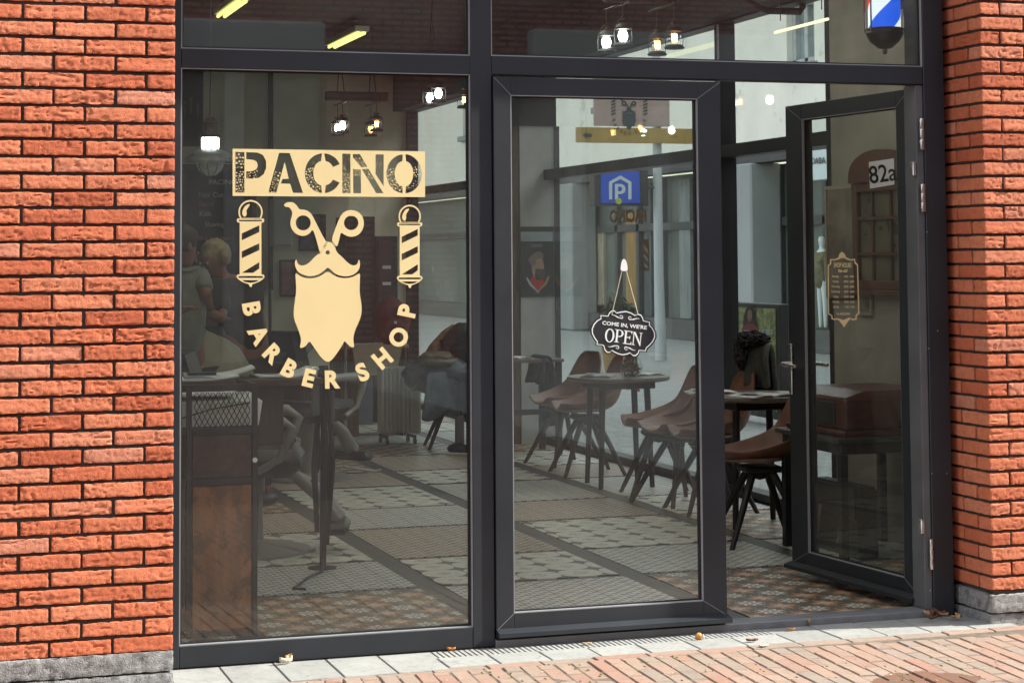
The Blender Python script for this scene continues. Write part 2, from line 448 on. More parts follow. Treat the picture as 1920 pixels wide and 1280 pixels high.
# ---- doors
def doorleaf(W, hinge, name, label, inner=False, hs=.071):
    """local frame: x from the hinge, outer face at y=0 looking to -y. hinge=+1: leaf runs to +x, -1: to -x"""
    d = thing(name, parent=building, label=None, cat=None)
    if label: d['label'] = label
    z0, z1 = .062, 2.208; st = hs; T = .062
    a = (lambda u0, u1: (min(u0*hinge, u1*hinge), max(u0*hinge, u1*hinge)))
    fr = MB()
    def bx(u0, u1, ya, yb, za, zb, cc=.002):
        x0, x1 = a(u0, u1); fr.cbox(x0, x1, ya, yb, za, zb, cc)
    bx(0, st, 0, T, z0, z1); bx(W-st-.03, W, 0, T, z0, z1)
    # mitred top and bottom rails drawn as plain rails with a mitre line
    bx(st, W-st-.03, .0008, T, z1-.07, z1); bx(st, W-st-.03, .0008, T, z0, z0+.062)
    f = fr.build('door_frame', M_frame, d, world=False)
    m = MB()
    gx0, gx1 = st, W-st-.03; gz0, gz1 = z0+.062, z1-.07; t = .0035
    def mbx(mm, u0, u1, ya, yb, za, zb): 
        x0, x1 = a(u0, u1); mm.box(x0, x1, ya, yb, za, zb)
    mbx(m, gx0, gx0+t, .003, .016, gz0, gz1); mbx(m, gx1-t, gx1, .003, .016, gz0, gz1)
    mbx(m, gx0+t, gx1-t, .003, .016, gz0, gz0+t); mbx(m, gx0+t, gx1-t, .003, .016, gz1-t, gz1)
    m.build('glazing_bead', M_bead, f, world=False)
    # mitre seams
    s_ = .0008
    for (u0, za, u1, zb) in ((0, z1, st, z1-.07), (0, z0, st, z0+.062), (W, z1, W-st-.03, z1-.07), (W, z0, W-st-.03, z0+.062)):
        x0 = u0*hinge; x1 = u1*hinge; dx, dz = x1-x0, zb-za; L = math.hypot(dx, dz); nx, nz = -dz/L*s_, dx/L*s_
        q = [(x0+dx*.03+nx, za+dz*.03+nz), (x1+nx, zb+nz), (x1-nx, zb-nz), (x0+dx*.03-nx, za+dz*.03-nz)]
        m = MB(); m.add([(p[0], -.0007, p[1]) for p in q]+[(p[0], .002, p[1]) for p in q], [(0, 1, 2, 3), (7, 6, 5, 4), (0, 4, 5, 1), (1, 5, 6, 2), (2, 6, 7, 3), (3, 7, 4, 0)])
        m.build('mitre_seam', M_bead, f, world=False)
    m = MB(); mbx(m, gx0+.001, gx1-.001, .024, .032, gz0+.001, gz1-.001); m.build('glass_pane', M_glass, d, world=False)
    m = MB(); t = .009
    mbx(m, gx0, gx0+t, .017, .023, gz0, gz1); mbx(m, gx1-t, gx1, .017, .023, gz0, gz1)
    mbx(m, gx0+t, gx1-t, .017, .023, gz0, gz0+t); mbx(m, gx0+t, gx1-t, .017, .023, gz1-t, gz1)
    m.build('gasket', M_gasket, f, world=False)
    # weather bar with a sloping top
    x0, x1 = a(-.002, W+.004)
    m = MB().hexa([(x0, -.042, .040), (x1, -.042, .040), (x1, 0, .040), (x0, 0, .040), (x0, -.042, .056), (x1, -.042, .056), (x1, 0, .068), (x0, 0, .068)])
    m.build('weather_bar', M_frame, d, world=False)
    m = MB(); mbx(m, .004, W-.004, .012, T-.01, .0265, .0615); m.build('brush_seal', M_gasket, d, world=False)
    return d, f
closed, cf = doorleaf(.969, 1, 'door', 'closed left door leaf carrying the open sign')
closed.location = (1.2565, -.010, 0)
opened, of = doorleaf(1.045, -1, 'door', 'open right door leaf swung inwards with number 82a and shop hours', hs=.112)
HX, HY = 3.158, .105; OA = R(-85.2)
opened.location = (HX, HY, 0); opened.rotation_euler = (0, 0, OA)

# hinges and keeps on the jamb
for (px, pa, pb) in ((1726.5, 222, 281), (1728.5, 345, 397), (1745, 1010, 1067)):
    A = at(px, pa, Y=.0); B = at(px, pb, Y=.0)
    m = MB(); n = 3
    for i in range(n):
        za = B.z+(A.z-B.z)*i/n; zb = B.z+(A.z-B.z)*(i+1)/n
        m.lathe((A.x, -.004, 0), [(0, za+.001), (.0078, za+.001), (.0085, za+.003), (.0085, zb-.003), (.0078, zb-.001), (0, zb-.001)], 16)
    m.box(A.x-.002, A.x+.022, .0035, .006, B.z, A.z)
    m.build('hinge', M_steel, building, smooth=True)
for (px, pa, pb) in ((1711.5, 304, 330), (1727, 973, 1000)):
    A = at(px, pa, Y=.02); B = at(px, pb, Y=.02)
    m = MB().cbox(A.x-.008, A.x+.008, .005, .03, B.z, A.z, .002)
    for k in range(3): m.lathe((A.x, .004, B.z+(A.z-B.z)*(.2+.3*k)), [(0, -.001), (.003, -.001), (.003, .002)], 8, axis='y')
    m.build('strike_keep', M_steel, building, smooth=True)

for (px, py) in ((1738, 435), (1741, 653), (1747, 887), (1775, 887), (1744, 1106), (1772, 200), (1758, 620)):
    A = at(px, py, Y=0); MB().lathe((A.x, -.0002, A.z), [(0, -.0022), (.0022, -.002), (.0030, 0)], 10, axis='y').build('screw', M_steel, building)
# ---- side glazing to the side street
sw = thing('side_window', None, None, parent=building)
GX = 4.10
def px2y(px, z=1.5): 
    # Y on plane X=GX for a pixel column (at eye height)
    return at(px, 470, X=GX).y
m = MB()
m.cbox(GX-.02, GX+.10, 2.65, 12.2, 0, .055, .003).cbox(GX-.02, GX+.10, 2.65, 12.2, 2.125, 2.205, .003).cbox(GX-.02, GX+.10, 2.65, 12.2, 2.99, 3.16, .003)
ym = [2.86, px2y(1352), px2y(1302)+.02, px2y(1046), 9.3, 10.9, 12.16]
ym = [2.69, px2y(1353), 7.92, 9.6, 12.16]
for i, y in enumerate(ym):
    m.cbox(GX-.018, GX+.098, y-.035, y+.035, .056, 2.124, .003); m.cbox(GX-.018, GX+.098, y-.035, y+.035, 2.206, 2.989, .003)
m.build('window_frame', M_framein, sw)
for i, y in enumerate(ym[1:-1]):
    MB().box(GX-.030, GX-.0185, y-.045, y-.036, .06, 2.985).build('glazing_bead', M_bead, sw)
for za, zb in ((.056, 2.124), (2.206, 2.989)):
    for a_, b_ in zip(ym, ym[1:]):
        MB().box(GX+.04, GX+.046, a_+.036, b_-.036, za+.001, zb-.001).build('glass_pane', M_glass2, sw)

# ---- floor of patterned cement tiles
def tilemat(name, kind, cols):
    m, nt, b = newmat(name)
    v = tcoord(nt); s = nt.nodes.new('ShaderNodeSeparateXYZ'); nt.links.new(v, s.inputs[0])
    T = .205
    def cell(o, off=0.):
        q = mth(nt, 'DIVIDE', o, T); q = mth(nt, 'ADD', q, off+100); fr = mth(nt, 'FRACT', q)
        return mth(nt, 'SUBTRACT', fr, .5)
    u, w_ = cell(s.outputs[0]), cell(s.outputs[1])
    u2, w2 = cell(s.outputs[0], .5), cell(s.outputs[1], .5)
    ab = lambda x: mth(nt, 'ABSOLUTE', x)
    def star(a, c_, k):      # 4-pointed star: sqrt|u|+sqrt|v| < k
        d = mth(nt, 'ADD', mth(nt, 'SQRT', ab(a)), mth(nt, 'SQRT', ab(c_))); return mth(nt, 'LESS_THAN', d, k)
    def rad(a, c_): return mth(nt, 'SQRT', mth(nt, 'ADD', mth(nt, 'MULTIPLY', a, a), mth(nt, 'MULTIPLY', c_, c_)))
    def ang(a, c_): return mth(nt, 'ARCTAN2', a, c_)
    n = noi(nt, v, 25, 4)
    base, c1, c2, c3 = cols
    if kind == 'star':
        cc = mixc(nt, star(u2, w2, .70), base, c1)
        d = mth(nt, 'MAXIMUM', ab(u), ab(w_))
        cc = mixc(nt, mth(nt, 'LESS_THAN', mth(nt, 'ABSOLUTE', mth(nt, 'SUBTRACT', mth(nt, 'ADD', ab(u), ab(w_)), .17)), .022), cc, c2)
        cc = mixc(nt, star(u, w_, .30), cc, c2)
    elif kind == 'flower':
        r = rad(u, w_); th = ang(u, w_)
        pet = mth(nt, 'ADD', mth(nt, 'MULTIPLY', mth(nt, 'COSINE', mth(nt, 'MULTIPLY', th, 8)), .055), .17)
        p1 = mth(nt, 'LESS_THAN', ab(mth(nt, 'SUBTRACT', r, pet)), .062)
        r2 = rad(u2, w2); th2 = ang(u2, w2)
        pet2 = mth(nt, 'ADD', mth(nt, 'MULTIPLY', mth(nt, 'COSINE', mth(nt, 'MULTIPLY', th2, 4)), .10), .20)
        p2 = mth(nt, 'LESS_THAN', r2, pet2); p3 = mth(nt, 'LESS_THAN', r2, mth(nt, 'MULTIPLY', pet2, .62))
        cc = mixc(nt, p2, base, c2); cc = mixc(nt, p3, cc, c1)
        cc = mixc(nt, p1, cc, c1); cc = mixc(nt, mth(nt, 'LESS_THAN', r, .055), cc, c1)
        e = mth(nt, 'MULTIPLY', mth(nt, 'LESS_THAN', ab(mth(nt, 'SUBTRACT', mth(nt, 'MAXIMUM', ab(u), ab(w_)), .40)), .022), mth(nt, 'GREATER_THAN', mth(nt, 'MULTIPLY', ab(u), ab(w_)), .05))
        cc = mixc(nt, e, cc, c3)
        cc = mixc(nt, mth(nt, 'LESS_THAN', ab(mth(nt, 'SUBTRACT', r, .31)), .012), cc, c2)
    else:                    # fine arabesque
        vo = nt.nodes.new('ShaderNodeTexVoronoi'); vo.inputs['Scale'].default_value = 30; vo.feature = 'DISTANCE_TO_EDGE'
        nt.links.new(v, vo.inputs['Vector'])
        a1 = mth(nt, 'MULTIPLY', mth(nt, 'SINE', mth(nt, 'MULTIPLY', u, 6.2832*3)), mth(nt, 'SINE', mth(nt, 'MULTIPLY', w_, 6.2832*3)))
        a2 = mth(nt, 'MULTIPLY', mth(nt, 'COSINE', mth(nt, 'MULTIPLY', mth(nt, 'ADD', u, w_), 6.2832*4)), mth(nt, 'COSINE', mth(nt, 'MULTIPLY', mth(nt, 'SUBTRACT', u, w_), 6.2832*4)))
        s1 = mth(nt, 'ADD', a1, mth(nt, 'MULTIPLY', a2, .8))
        s1 = mth(nt, 'ADD', s1, mth(nt, 'MULTIPLY', noi(nt, v, 45, 3), .8))
        cc = ramp(nt, s1, [(.30, base), (.42, c1), (.62, c1), (.75, c2)])
    g = mth(nt, 'GREATER_THAN', mth(nt, 'MAXIMUM', ab(u), ab(w_)), .489)
    cc = mixc(nt, mth(nt, 'MULTIPLY', g, .75), cc, (.09, .085, .08))
    cc = mixc(nt, ramp(nt, n, [(.35, (0, 0, 0)), (.8, (.35, .35, .35))]), cc, (.16, .14, .12))
    nt.links.new(cc, b.inputs['Base Color'])
    b.inputs['Roughness'].default_value = .38; b.inputs['Specular IOR Level'].default_value = .4
    return m
TA = tilemat('flower_tile', 'flower', ((.12, .13, .10), (.74, .70, .60), (.60, .27, .10), (.66, .31, .13)))
TB = tilemat('star_tile', 'star', ((.72, .71, .62), (.10, .105, .09), (.20, .21, .19), (.3, .3, .3)))
TC = tilemat('grey_tile', 'fine', ((.70, .70, .65), (.46, .47, .44), (.23, .235, .225), (.3, .3, .3)))
TD = tilemat('brown_tile', 'fine', ((.58, .50, .41), (.40, .28, .20), (.18, .145, .12), (.3, .3, .3)))
TE = mat('tile_border', (.075, .072, .065), .45, var=.2, scale=20)
mb = MB()
mb.box(-2.2, 4.12, .1, 12.3, -.1, 0, mi=4)
xb = [-2.0+0.0, -1.59, -.60, .39, 1.38, 2.37, 3.36, 4.10]
yb = [.11, 1.40, 2.24, 3.35, 4.22, 5.30, 6.15, 7.2, 8.1, 9.1, 10.0, 11.2, 12.2]
tab = {0: 'ACBACBDA', 1: 'CBDCBDACB', 2: 'ACBDCBDAC', 3: 'BADACBDAC'}
for i in range(len(xb)-1):
    for j in range(len(yb)-1):
        if i in (3,): k = 'ACBDACBDACBD'[j]
        elif i == 4: k = 'CBDCBDACBDCB'[j]
        elif i == 5: k = 'ACBDCBDACBDC'[j]
        else: k = 'BDAACBDBACBD'[(j+i) % 12] if i != 6 else 'ABABCDBACBDC'[j]
        mb.box(xb[i]+.058, xb[i+1]-.058, yb[j]+.028, yb[j+1]-.028, -.01, .004, mi='ABCD'.index(k))
fl = mb.build('floor', [TA, TB, TC, TD, TE]); structure(fl)

# ---- inside walls and ceiling
m = MB().box(-2.2, 3.2, 11.4, 11.6, 0, 3.5); structure(m.build('back_wall', M_plaster))
m = MB().box(3.3, 4.12, 12.2, 12.3, 0, 3.5).box(3.2, 3.3, 11.4, 12.3, 0, 3.5); structure(m.build('rear_wall', M_plaster))
m = MB().box(-2.4, -2.2, .1, 11.6, 0, 3.5); structure(m.build('left_wall', M_plaster))
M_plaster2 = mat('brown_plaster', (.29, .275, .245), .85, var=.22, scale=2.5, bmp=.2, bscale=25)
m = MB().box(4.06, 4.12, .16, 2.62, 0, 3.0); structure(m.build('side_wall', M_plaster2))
m = MB().box(3.262, 4.06, .162, .18, 0, 3.0).box(-2.2, -.03, .101, .12, 0, 3.0); structure(m.build('front_wall', M_plaster))
m = MB().box(-2.2, 4.12, .08, 12.2, 3.42, 3.49).box(3.95, 4.08, .2, 12.2, 3.0, 3.42).box(-2.2, 4.1, .08, .2, 3.07, 3.42); structure(m.build('ceiling', M_dark))
# free-standing wall column by the side window
ca = at(976, 500, Y=7.75); cb = at(1040, 500, Y=7.75)
column = thing('wall_column', 'pale grey plastered column beside the side window with poster', 'column', (ca.x, 7.75, 0))
MB().box(ca.x, cb.x, 7.75, 8.25, 0, 2.56).build('shaft', mat('pale_plaster', (.46, .47, .45), .85, var=.16, scale=4, bmp=.2, bscale=20), column)
MB().box(ca.x-.012, cb.x+.02, 7.74, 8.26, 2.561, 3.42).build('capital', M_dark, column)
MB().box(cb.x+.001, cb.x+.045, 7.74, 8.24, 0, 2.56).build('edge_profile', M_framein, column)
MB().box(ca.x-.06, ca.x-.001, 7.76, 8.24, 0, 2.56).build('wood_edge', mat('brown_wood_trim', (.12, .075, .05), .6, var=.3, stretch=(8, 8, 1)), column)

# ---- ground
def groundmat():
    m, nt, b = newmat('ground_paving')
    v = tcoord(nt); br = nt.nodes.new('ShaderNodeTexBrick')
    mp = nt.nodes.new('ShaderNodeMapping'); mp.inputs['Rotation'].default_value = (0, 0, R(86)); nt.links.new(v, mp.inputs[0]); nt.links.new(mp.outputs[0], br.inputs[0])
    br.inputs['Scale'].default_value = 1; br.inputs['Brick Width'].default_value = .215; br.inputs['Row Height'].default_value = .068
    br.inputs['Mortar Size'].default_value = .0035; br.inputs['Mortar Smooth'].default_value = .3; br.inputs['Bias'].default_value = 0
    br.inputs['Color1'].default_value = (.105, .06, .05, 1); br.inputs['Color2'].default_value = (.085, .055, .05, 1); br.inputs['Mortar'].default_value = (.03, .025, .02, 1)
    n = noi(nt, v, 2, 6); cc = mixc(nt, ramp(nt, n, [(.4, (0, 0, 0)), (.8, (.5, .5, .5))]), br.outputs[0], (.065, .045, .04))
    nt.links.new(cc, b.inputs['Base Color']); b.inputs['Roughness'].default_value = .85
    bump(nt, b, mth(nt, 'ADD', mth(nt, 'MULTIPLY', br.outputs['Fac'], -1), noi(nt, v, 60, 4)), .5, .004)
    return m
M_ground = groundmat()
def sheet(name, x0, x1, y0, y1, z, m):
    return structure(MB().box(x0, x1, y0, y1, z-.2, z).build(name, m))
M_street = mat('pale_paving', (.50, .52, .50), .8, var=.18, scale=3, bmp=.2, bscale=30)
MB_ = MB()
for x0, x1, y0, y1 in ((-250, 250, -250, -4.6), (-250, -1.0, -4.6, -.26), (6.0, 250, -4.6, -.26), (-250, -4, -.26, 250), (-4, 250, 12.4, 250), (4.43, 250, -.26, 12.4), (-1.0, 6.0, -4.6, -.26)):
    pass
g = MB(); g.box(-250, 4.43, -250, 300, -.3, -.016); structure(g.build('ground', M_ground))
g = MB(); g.box(4.43, 300, -250, 300, -.3, -.016)
def streetmat():
    m, nt, b = newmat('street_paving')
    v = tcoord(nt); br = nt.nodes.new('ShaderNodeTexBrick'); nt.links.new(v, br.inputs[0])
    br.inputs['Scale'].default_value = 1; br.inputs['Brick Width'].default_value = .30; br.inputs['Row Height'].default_value = .10
    br.inputs['Mortar Size'].default_value = .005; br.inputs['Color1'].default_value = (.44, .46, .43, 1); br.inputs['Color2'].default_value = (.37, .39, .37, 1); br.inputs['Mortar'].default_value = (.19, .2, .19, 1)
    cc = mixc(nt, ramp(nt, noi(nt, v, 1.5, 5), [(.4, (0, 0, 0)), (.8, (.4, .4, .4))]), br.outputs[0], (.34, .35, .33))
    nt.links.new(cc, b.inputs['Base Color']); b.inputs['Roughness'].default_value = .8; return m
structure(g.build('side_street', streetmat()))

# pavers laid one by one in front of the shop
def paverstone(name, c1, c2, c3):
    m, nt, b = newmat(name); v = tcoord(nt)
    a = nt.nodes.new('ShaderNodeAttribute'); a.attribute_name = 'tone'
    cc = ramp(nt, a.outputs['Fac'], [(0, c1), (.5, c2), (1, c3)])
    n = noi(nt, v, 40, 6, .7)
    cc = mixc(nt, ramp(nt, n, [(.42, (0, 0, 0)), (.75, (.6, .6, .6))]), cc, tuple(x*.62 for x in c2))
    n3 = noi(nt, v, 4, 4); cc = mixc(nt, ramp(nt, n3, [(.5, (0, 0, 0)), (.8, (.45, .45, .45))]), cc, tuple(min(1, x*1.25) for x in c3))
    nt.links.new(cc, b.inputs['Base Color']); b.inputs['Roughness'].default_value = .82
    n4 = noi(nt, v, 11, 8, .75); cc = mixc(nt, ramp(nt, n4, [(.53, (0, 0, 0)), (.68, (.55, .55, .55))]), cc, tuple(x*.45 for x in c2))
    nt.links.new(cc, b.inputs['Base Color'])
    bump(nt, b, noi(nt, v, 160, 5, .7), .7, .003); return m, nt, b, cc, v
M_pav, pnt, pb, pcc, pv = paverstone('clay_paver', (.30, .168, .125), (.32, .225, .17), (.245, .205, .168))
# a damp spill that darkens the pavers
sc_ = at(1720, 1268, Z=0); sx = nt
sep = pnt.nodes.new('ShaderNodeSeparateXYZ'); pnt.links.new(pv, sep.inputs[0])
dx = mth(pnt, 'DIVIDE', mth(pnt, 'SUBTRACT', sep.outputs[0], sc_.x), .23); dy = mth(pnt, 'DIVIDE', mth(pnt, 'SUBTRACT', sep.outputs[1], sc_.y-.05), .16)
dd = mth(pnt, 'SQRT', mth(pnt, 'ADD', mth(pnt, 'MULTIPLY', dx, dx), mth(pnt, 'MULTIPLY', dy, dy)))
dd = mth(pnt, 'ADD', dd, mth(pnt, 'MULTIPLY', noi(pnt, pv, 14, 4), .9))
wet = ramp(pnt, dd, [(.0, (1, 1, 1)), (.98, (1, 1, 1)), (1.0, (1, 1, 1))])
wf_ = mth(pnt, 'LESS_THAN', dd, 1.32)
pcc2 = mixc(pnt, mth(pnt, 'MULTIPLY', wf_, .80), pcc, (.13, .045, .018))
pnt.links.new(pcc2, pb.inputs['Base Color'])
M_slab = paverstone('grey_slab', (.255, .262, .25), (.29, .30, .285), (.33, .335, .32))[0]
def slopez(x, y): return 0
mb = MB()
rnd = random.Random(3)
# slabs along the frame (two courses, ribbed drain between x .88 and 2.3)
x = -.02
while x < 3.29:
    wdt = .2
    y0 = -.305+rnd.uniform(-.002, .002)
    top = 0 if (x < .86 or x > 2.36) else -.132
    y0 = -.35 if x < .3 else -.335 if x < .9 else y0
    mb.cbox(x+.0025, x+wdt-.0025, y0, top-.014 if top == 0 else top, -.05, rnd.uniform(-.0008, .0008)-.0005, .003, rnd.random(), 0)
    x += wdt
x = -.24
while x < 5:      # grey slabs carry on in front of the piers only on the left
    if x < -.02: mb.cbox(x+.0025, x+.1975, -.45, -.256, -.05, 0, .003, rnd.random(), 0)
    x += .2
    if x > 0: break
x = .886
while x < 2.37:
    mb.cbox(x, x+.0165, -.130, -.0135, -.05, -.001, .002, .8, 0); x += .0215
# soldier course and field
x = -.02
rows = [(-.309, -.372)]
xx = 0.06
i = 0
while xx < 6.2:
    L = .21
    mb.cbox(xx+.002, xx+L-.002, -.374, -.3095 if xx > .85 else -.354, -.05, rnd.uniform(-.0015, .0015), .004, rnd.random(), 1); xx += L+.001
# left part: slabs continue one more course (wide pale band)
xx = -1.2
pav = mb
def rot(x, y, a=R(-3.2), cx=2.0, cy=-.38):
    dx, dy = x-cx, y-cy; return cx+dx*math.cos(a)-dy*math.sin(a), cy+dx*math.sin(a)+dy*math.cos(a)
colx = -1.1; k = 0
while colx < 6.4:
    yy = -.378-(.0 if k % 2 else -.105)-rnd.uniform(0, .01)
    first = True
    while yy > -4.6:
        L = .210; ya, yb_ = yy, yy-L
        if ya > -.378: ya = -.378
        if ya-yb_ > .02:
            j0 = len(mb.v); g = .002
            hz = rnd.uniform(-.0036, .0016); 
            mb.cbox(colx+g*.6, colx+.066-g*.6, yb_+.0038, ya-.0038, -.05, hz, .0045, rnd.random(), 1)
            tl = rnd.uniform(-.035, .035); tl2 = rnd.uniform(-.015, .015); cxm, cym = colx+.033, (ya+yb_)/2
            for q in range(j0, len(mb.v)):
                vx, vy, vz = mb.v[q]; vz += (vx-cxm)*tl+(vy-cym)*tl2
                if yb_ > -.379: pass
                nx, ny = rot(vx, vy); mb.v[q] = (nx, min(ny, -.3765), vz)
        yy -= L+.001
    colx += .0665; k += 1
pavement = structure(mb.build('pavement', [M_slab, M_pav]))
# sand between the pavers
structure(MB().box(-1.25, 6.5, -4.7, .0, -.06, -.0045).build('joint_sand', mat('joint_sand', (.12, .10, .075), .95, var=.4, scale=20)))

# ---- buildings across the streets (seen in the glass and through the side window)
def brickwall(name, c1, c2, mc, bw=.22, rh=.0625, ms=.008, axis='y'):
    m, nt, b = newmat(name); v = tcoord(nt)
    s = nt.nodes.new('ShaderNodeSeparateXYZ'); nt.links.new(v, s.inputs[0]); cb = nt.nodes.new('ShaderNodeCombineXYZ')
    nt.links.new(s.outputs[0 if axis == 'y' else 1], cb.inputs[0]); nt.links.new(s.outputs[2], cb.inputs[1])
    br = nt.nodes.new('ShaderNodeTexBrick'); nt.links.new(cb.outputs[0], br.inputs[0])
    br.inputs['Scale'].default_value = 1; br.inputs['Brick Width'].default_value = bw; br.inputs['Row Height'].default_value = rh
    br.inputs['Mortar Size'].default_value = ms; br.inputs['Color1'].default_value = (*c1, 1); br.inputs['Color2'].default_value = (*c2, 1); br.inputs['Mortar'].default_value = (*mc, 1)
    cc = mixc(nt, ramp(nt, noi(nt, v, 3, 6), [(.35, (0, 0, 0)), (.8, (.6, .6, .6))]), br.outputs[0], tuple(x*.6 for x in c1))
    nt.links.new(cc, b.inputs['Base Color']); b.inputs['Roughness'].default_value = .9; return m
opp = thing('brick_building', 'dark red brick building across the street mirrored in the shop glass', 'building', (5, -21, 0))
M_opp = brickwall('maroon_brick', (.66, .17, .13), (.46, .12, .10), (.05, .03, .03), .30, .092, .022)
m = MB()
m.box(-30, 45, -23, -21, 4.5, 12)
for x0, x1 in ((-30, -3), (5.2, 7.2), (16, 17.5), (24, 45)): m.box(x0, x1, -22.9, -21.02, 0, 4.5)
m.build('wall', M_opp, opp)
m = MB(); 
for x0, x1 in ((-2.9, 5.1), (8.3, 18.5)): m.cbox(x0, x1, -21.0, -20.6, 4.45, 4.95, .05)
m.build('canopy', mat('pale_concrete', (.5, .52, .53), .7, var=.1), opp)
m = MB(); m.box(-2.95, 5.15, -21.6, -21.3, 0, 4.45).box(7.2, 16, -21.6, -21.3, 0, 4.45).box(17.5, 24, -21.6, -21.3, 0, 4.45)
m.build('shop_front', mat('shopfront_grey', (.17, .18, .18), .4, var=.4, scale=.6), opp)
for x in (-.5, 2.4, 3.7, 9, 10.4, 11.9, 13.6, 19, 21): MB().box(x, x+.28, -21.28, -21.1, 0, 4.4).build('shop_post', mat('pale_post', (.45, .47, .48), .6), opp)
MB().box(5.9, 6.15, -21.01, -20.85, 0, 4.4).build('downpipe', mat('red_paint', (.35, .05, .04), .5), opp)

XB = 12.5
side = thing('shop_street_building', 'cream rendered building over stone fronted shops across the side street', 'building', (XB, 20, 0))
M_cream = mat('cream_render', (.86, .85, .74), .9, var=.07, scale=1.2, dirt=((.62, .63, .52), 1.4, .6))
M_pier = mat('pale_stone', (.30, .325, .31), .8, var=.12, scale=.8)
M_sglass = mat('dark_shop_glass', (.15, .175, .155), .25, var=.45, scale=.35)
wy = [(at(1475, 80, X=XB).y, at(1550, 80, X=XB).y), (at(860, 250, X=XB).y, at(890, 250, X=XB).y)]
m = MB()
ys = [-1.3]; 
wins = sorted([(min(a, b_), max(a, b_)) for a, b_ in [(at(1475, 80, X=XB).y, at(1527, 80, X=XB).y), (at(1120, 90, X=XB).y, at(1150, 90, X=XB).y), (at(868, 250, X=XB).y, at(880, 250, X=XB).y), (10, 11.6), (4, 5.6)]])
zw0, zw1 = at(1505, 120, X=XB).z, at(1505, 8, X=XB).z
prev = -1.3
for a_, b_ in wins:
    m.box(XB, XB+3, prev, a_, 3.25, 9.5); m.box(XB, XB+3, a_, b_, 3.25, zw0); m.box(XB, XB+3, a_, b_, zw1, 9.5); prev = b_
m.box(XB, XB+3, prev, 70, 3.25, 9.5)
m.build('render_wall', M_cream, side)
for a_, b_ in wins:
    o = MB().box(XB+.18, XB+.24, a_, b_, zw0, zw1).build('window', mat('far_window_glass', (.30, .38, .37), .2, var=.3, scale=1), side)
    q = MB().box(XB+.1, XB+.18, a_, a_+.12, zw0, zw1).box(XB+.1, XB+.18, b_-.12, b_, zw0, zw1).box(XB+.1, XB+.18, (a_+b_)/2-.06, (a_+b_)/2+.06, zw0, zw1).box(XB+.1, XB+.18, a_, b_, zw0, zw0+.1)
    q.build('window_frame', mat('grey_window_frame', (.45, .48, .47), .6), o)
    MB().box(XB-.12, XB+.1, a_-.1, b_+.1, zw0-.12, zw0).build('sill', M_pier, o)
m = MB().box(XB-.05, XB+.3, -1.3, 70, 3.0, 3.24)
m.build('fascia', mat('dark_fascia', (.05, .052, .05), .6), side)
m = MB()
def ysp(a, b_): 
    p, q = at(a, 500, X=XB).y, at(b_, 500, X=XB).y
    return min(p, q), max(p, q)
piers = [ysp(1370, 1425), ysp(1040, 1085), ysp(885, 960), (7, 9.5), (-1.3, 2)]
for p in piers: MB().cbox(XB-.15, XB+.4, p[0], p[1], 0, 2.999, .03).build('stone_pier', M_pier, side)
m = MB().box(XB+.5, XB+.6, -1.3, 70, .35, 2.995); m.build('shop_glass', M_sglass, side)
m = MB().box(XB+.2, XB+.62, -1.25, 69, -.01, .35); m.build('shop_base', mat('dark_base', (.10, .10, .095), .7), side)
m = MB()
for p in (1426, 1440, 1465, 1508, 1552, 1245, 1200, 1160, 1112, 1020, 1000): y = at(p, 500, X=XB+.45).y; m.box(XB+.40, XB+.49, y-.07, y+.07, .35, 2.99)
m.box(XB+.40, XB+.49, -1.2, 69, 1.98, 2.12)
m.build('shop_frame', mat('shop_frame_grey', (.06, .065, .065), .5), side)
for (pa, pb_, ta, tb, nm, cc_) in ((1176, 1199, 400, 606, 'ochre_display', (.34, .20, .06)), (1108, 1136, 425, 572, 'beige_display', (.40, .36, .26)), (1212, 1226, 340, 640, 'dark_door_panel', (.07, .08, .078)), (1440, 1462, 300, 560, 'beige_curtain', (.36, .38, .30)), (1275, 1300, 300, 630, 'grey_display', (.22, .24, .225))):
    A = at(pa, ta, X=XB+.47); B = at(pb_, tb, X=XB+.47)
    MB().box(XB+.43, XB+.495, min(A.y, B.y), max(A.y, B.y), max(.36, min(B.z, A.z)), min(2.9, max(A.z, B.z))).build(nm, mat(nm, cc_, .7, var=.35, scale=2.5, stretch=(1, 3, .6)), side)
# unseen block added at the crossing to shade the far half of the pavement
cb2 = thing('added_shade_block', 'unseen brick block added on the crossing to shade the street', 'building', (13, -12, 0))
MB().box(13, 26, -22, -3.85, 0, 11).build('wall', brickwall('cross_brick', (.30, .16, .12), (.25, .13, .10), (.06, .05, .05), .45, .14, .02), cb2)
# street end
end = thing('end_building', 'grey brick building closing the far end of the side street', 'building', (8, 70, 0))
MB().box(-30, 40, 70, 74, 0, 14).build('wall', brickwall('grey_brick', (.34, .33, .30), (.28, .26, .24), (.14, .14, .13), .45, .14, .03), end)
#@@
# ================================================================== THINGS INSIDE
def leafpt(px, py, d=0):
    """photo pixel -> point on the glass of the open leaf"""
    n = Vector((math.sin(OA), -math.cos(OA), 0)) ; n = Vector((0, -1, 0)); n.rotate(Matrix.Rotation(OA, 3, 'Z'))
    o = Vector((HX, HY, 0))-n*(.0236-d)
    dr = _f+_r*((px-960)/F)-_u*((py-PY)/F)
    t = (o-C).dot(n)/dr.dot(n); return C+dr*t
M_gold = mat('cream_vinyl', (.82, .675, .345), .55, var=.02)
M_goldd = mat('gold_vinyl', (.90, .72, .42), .6, var=.05)
M_white = mat('white_vinyl', (.85, .86, .85), .5, var=.03)
M_black = mat('black_plastic', (.012, .012, .013), .4, var=.1)
M_blackm = mat('black_steel', (.018, .018, .02), .45, var=.2, scale=10)

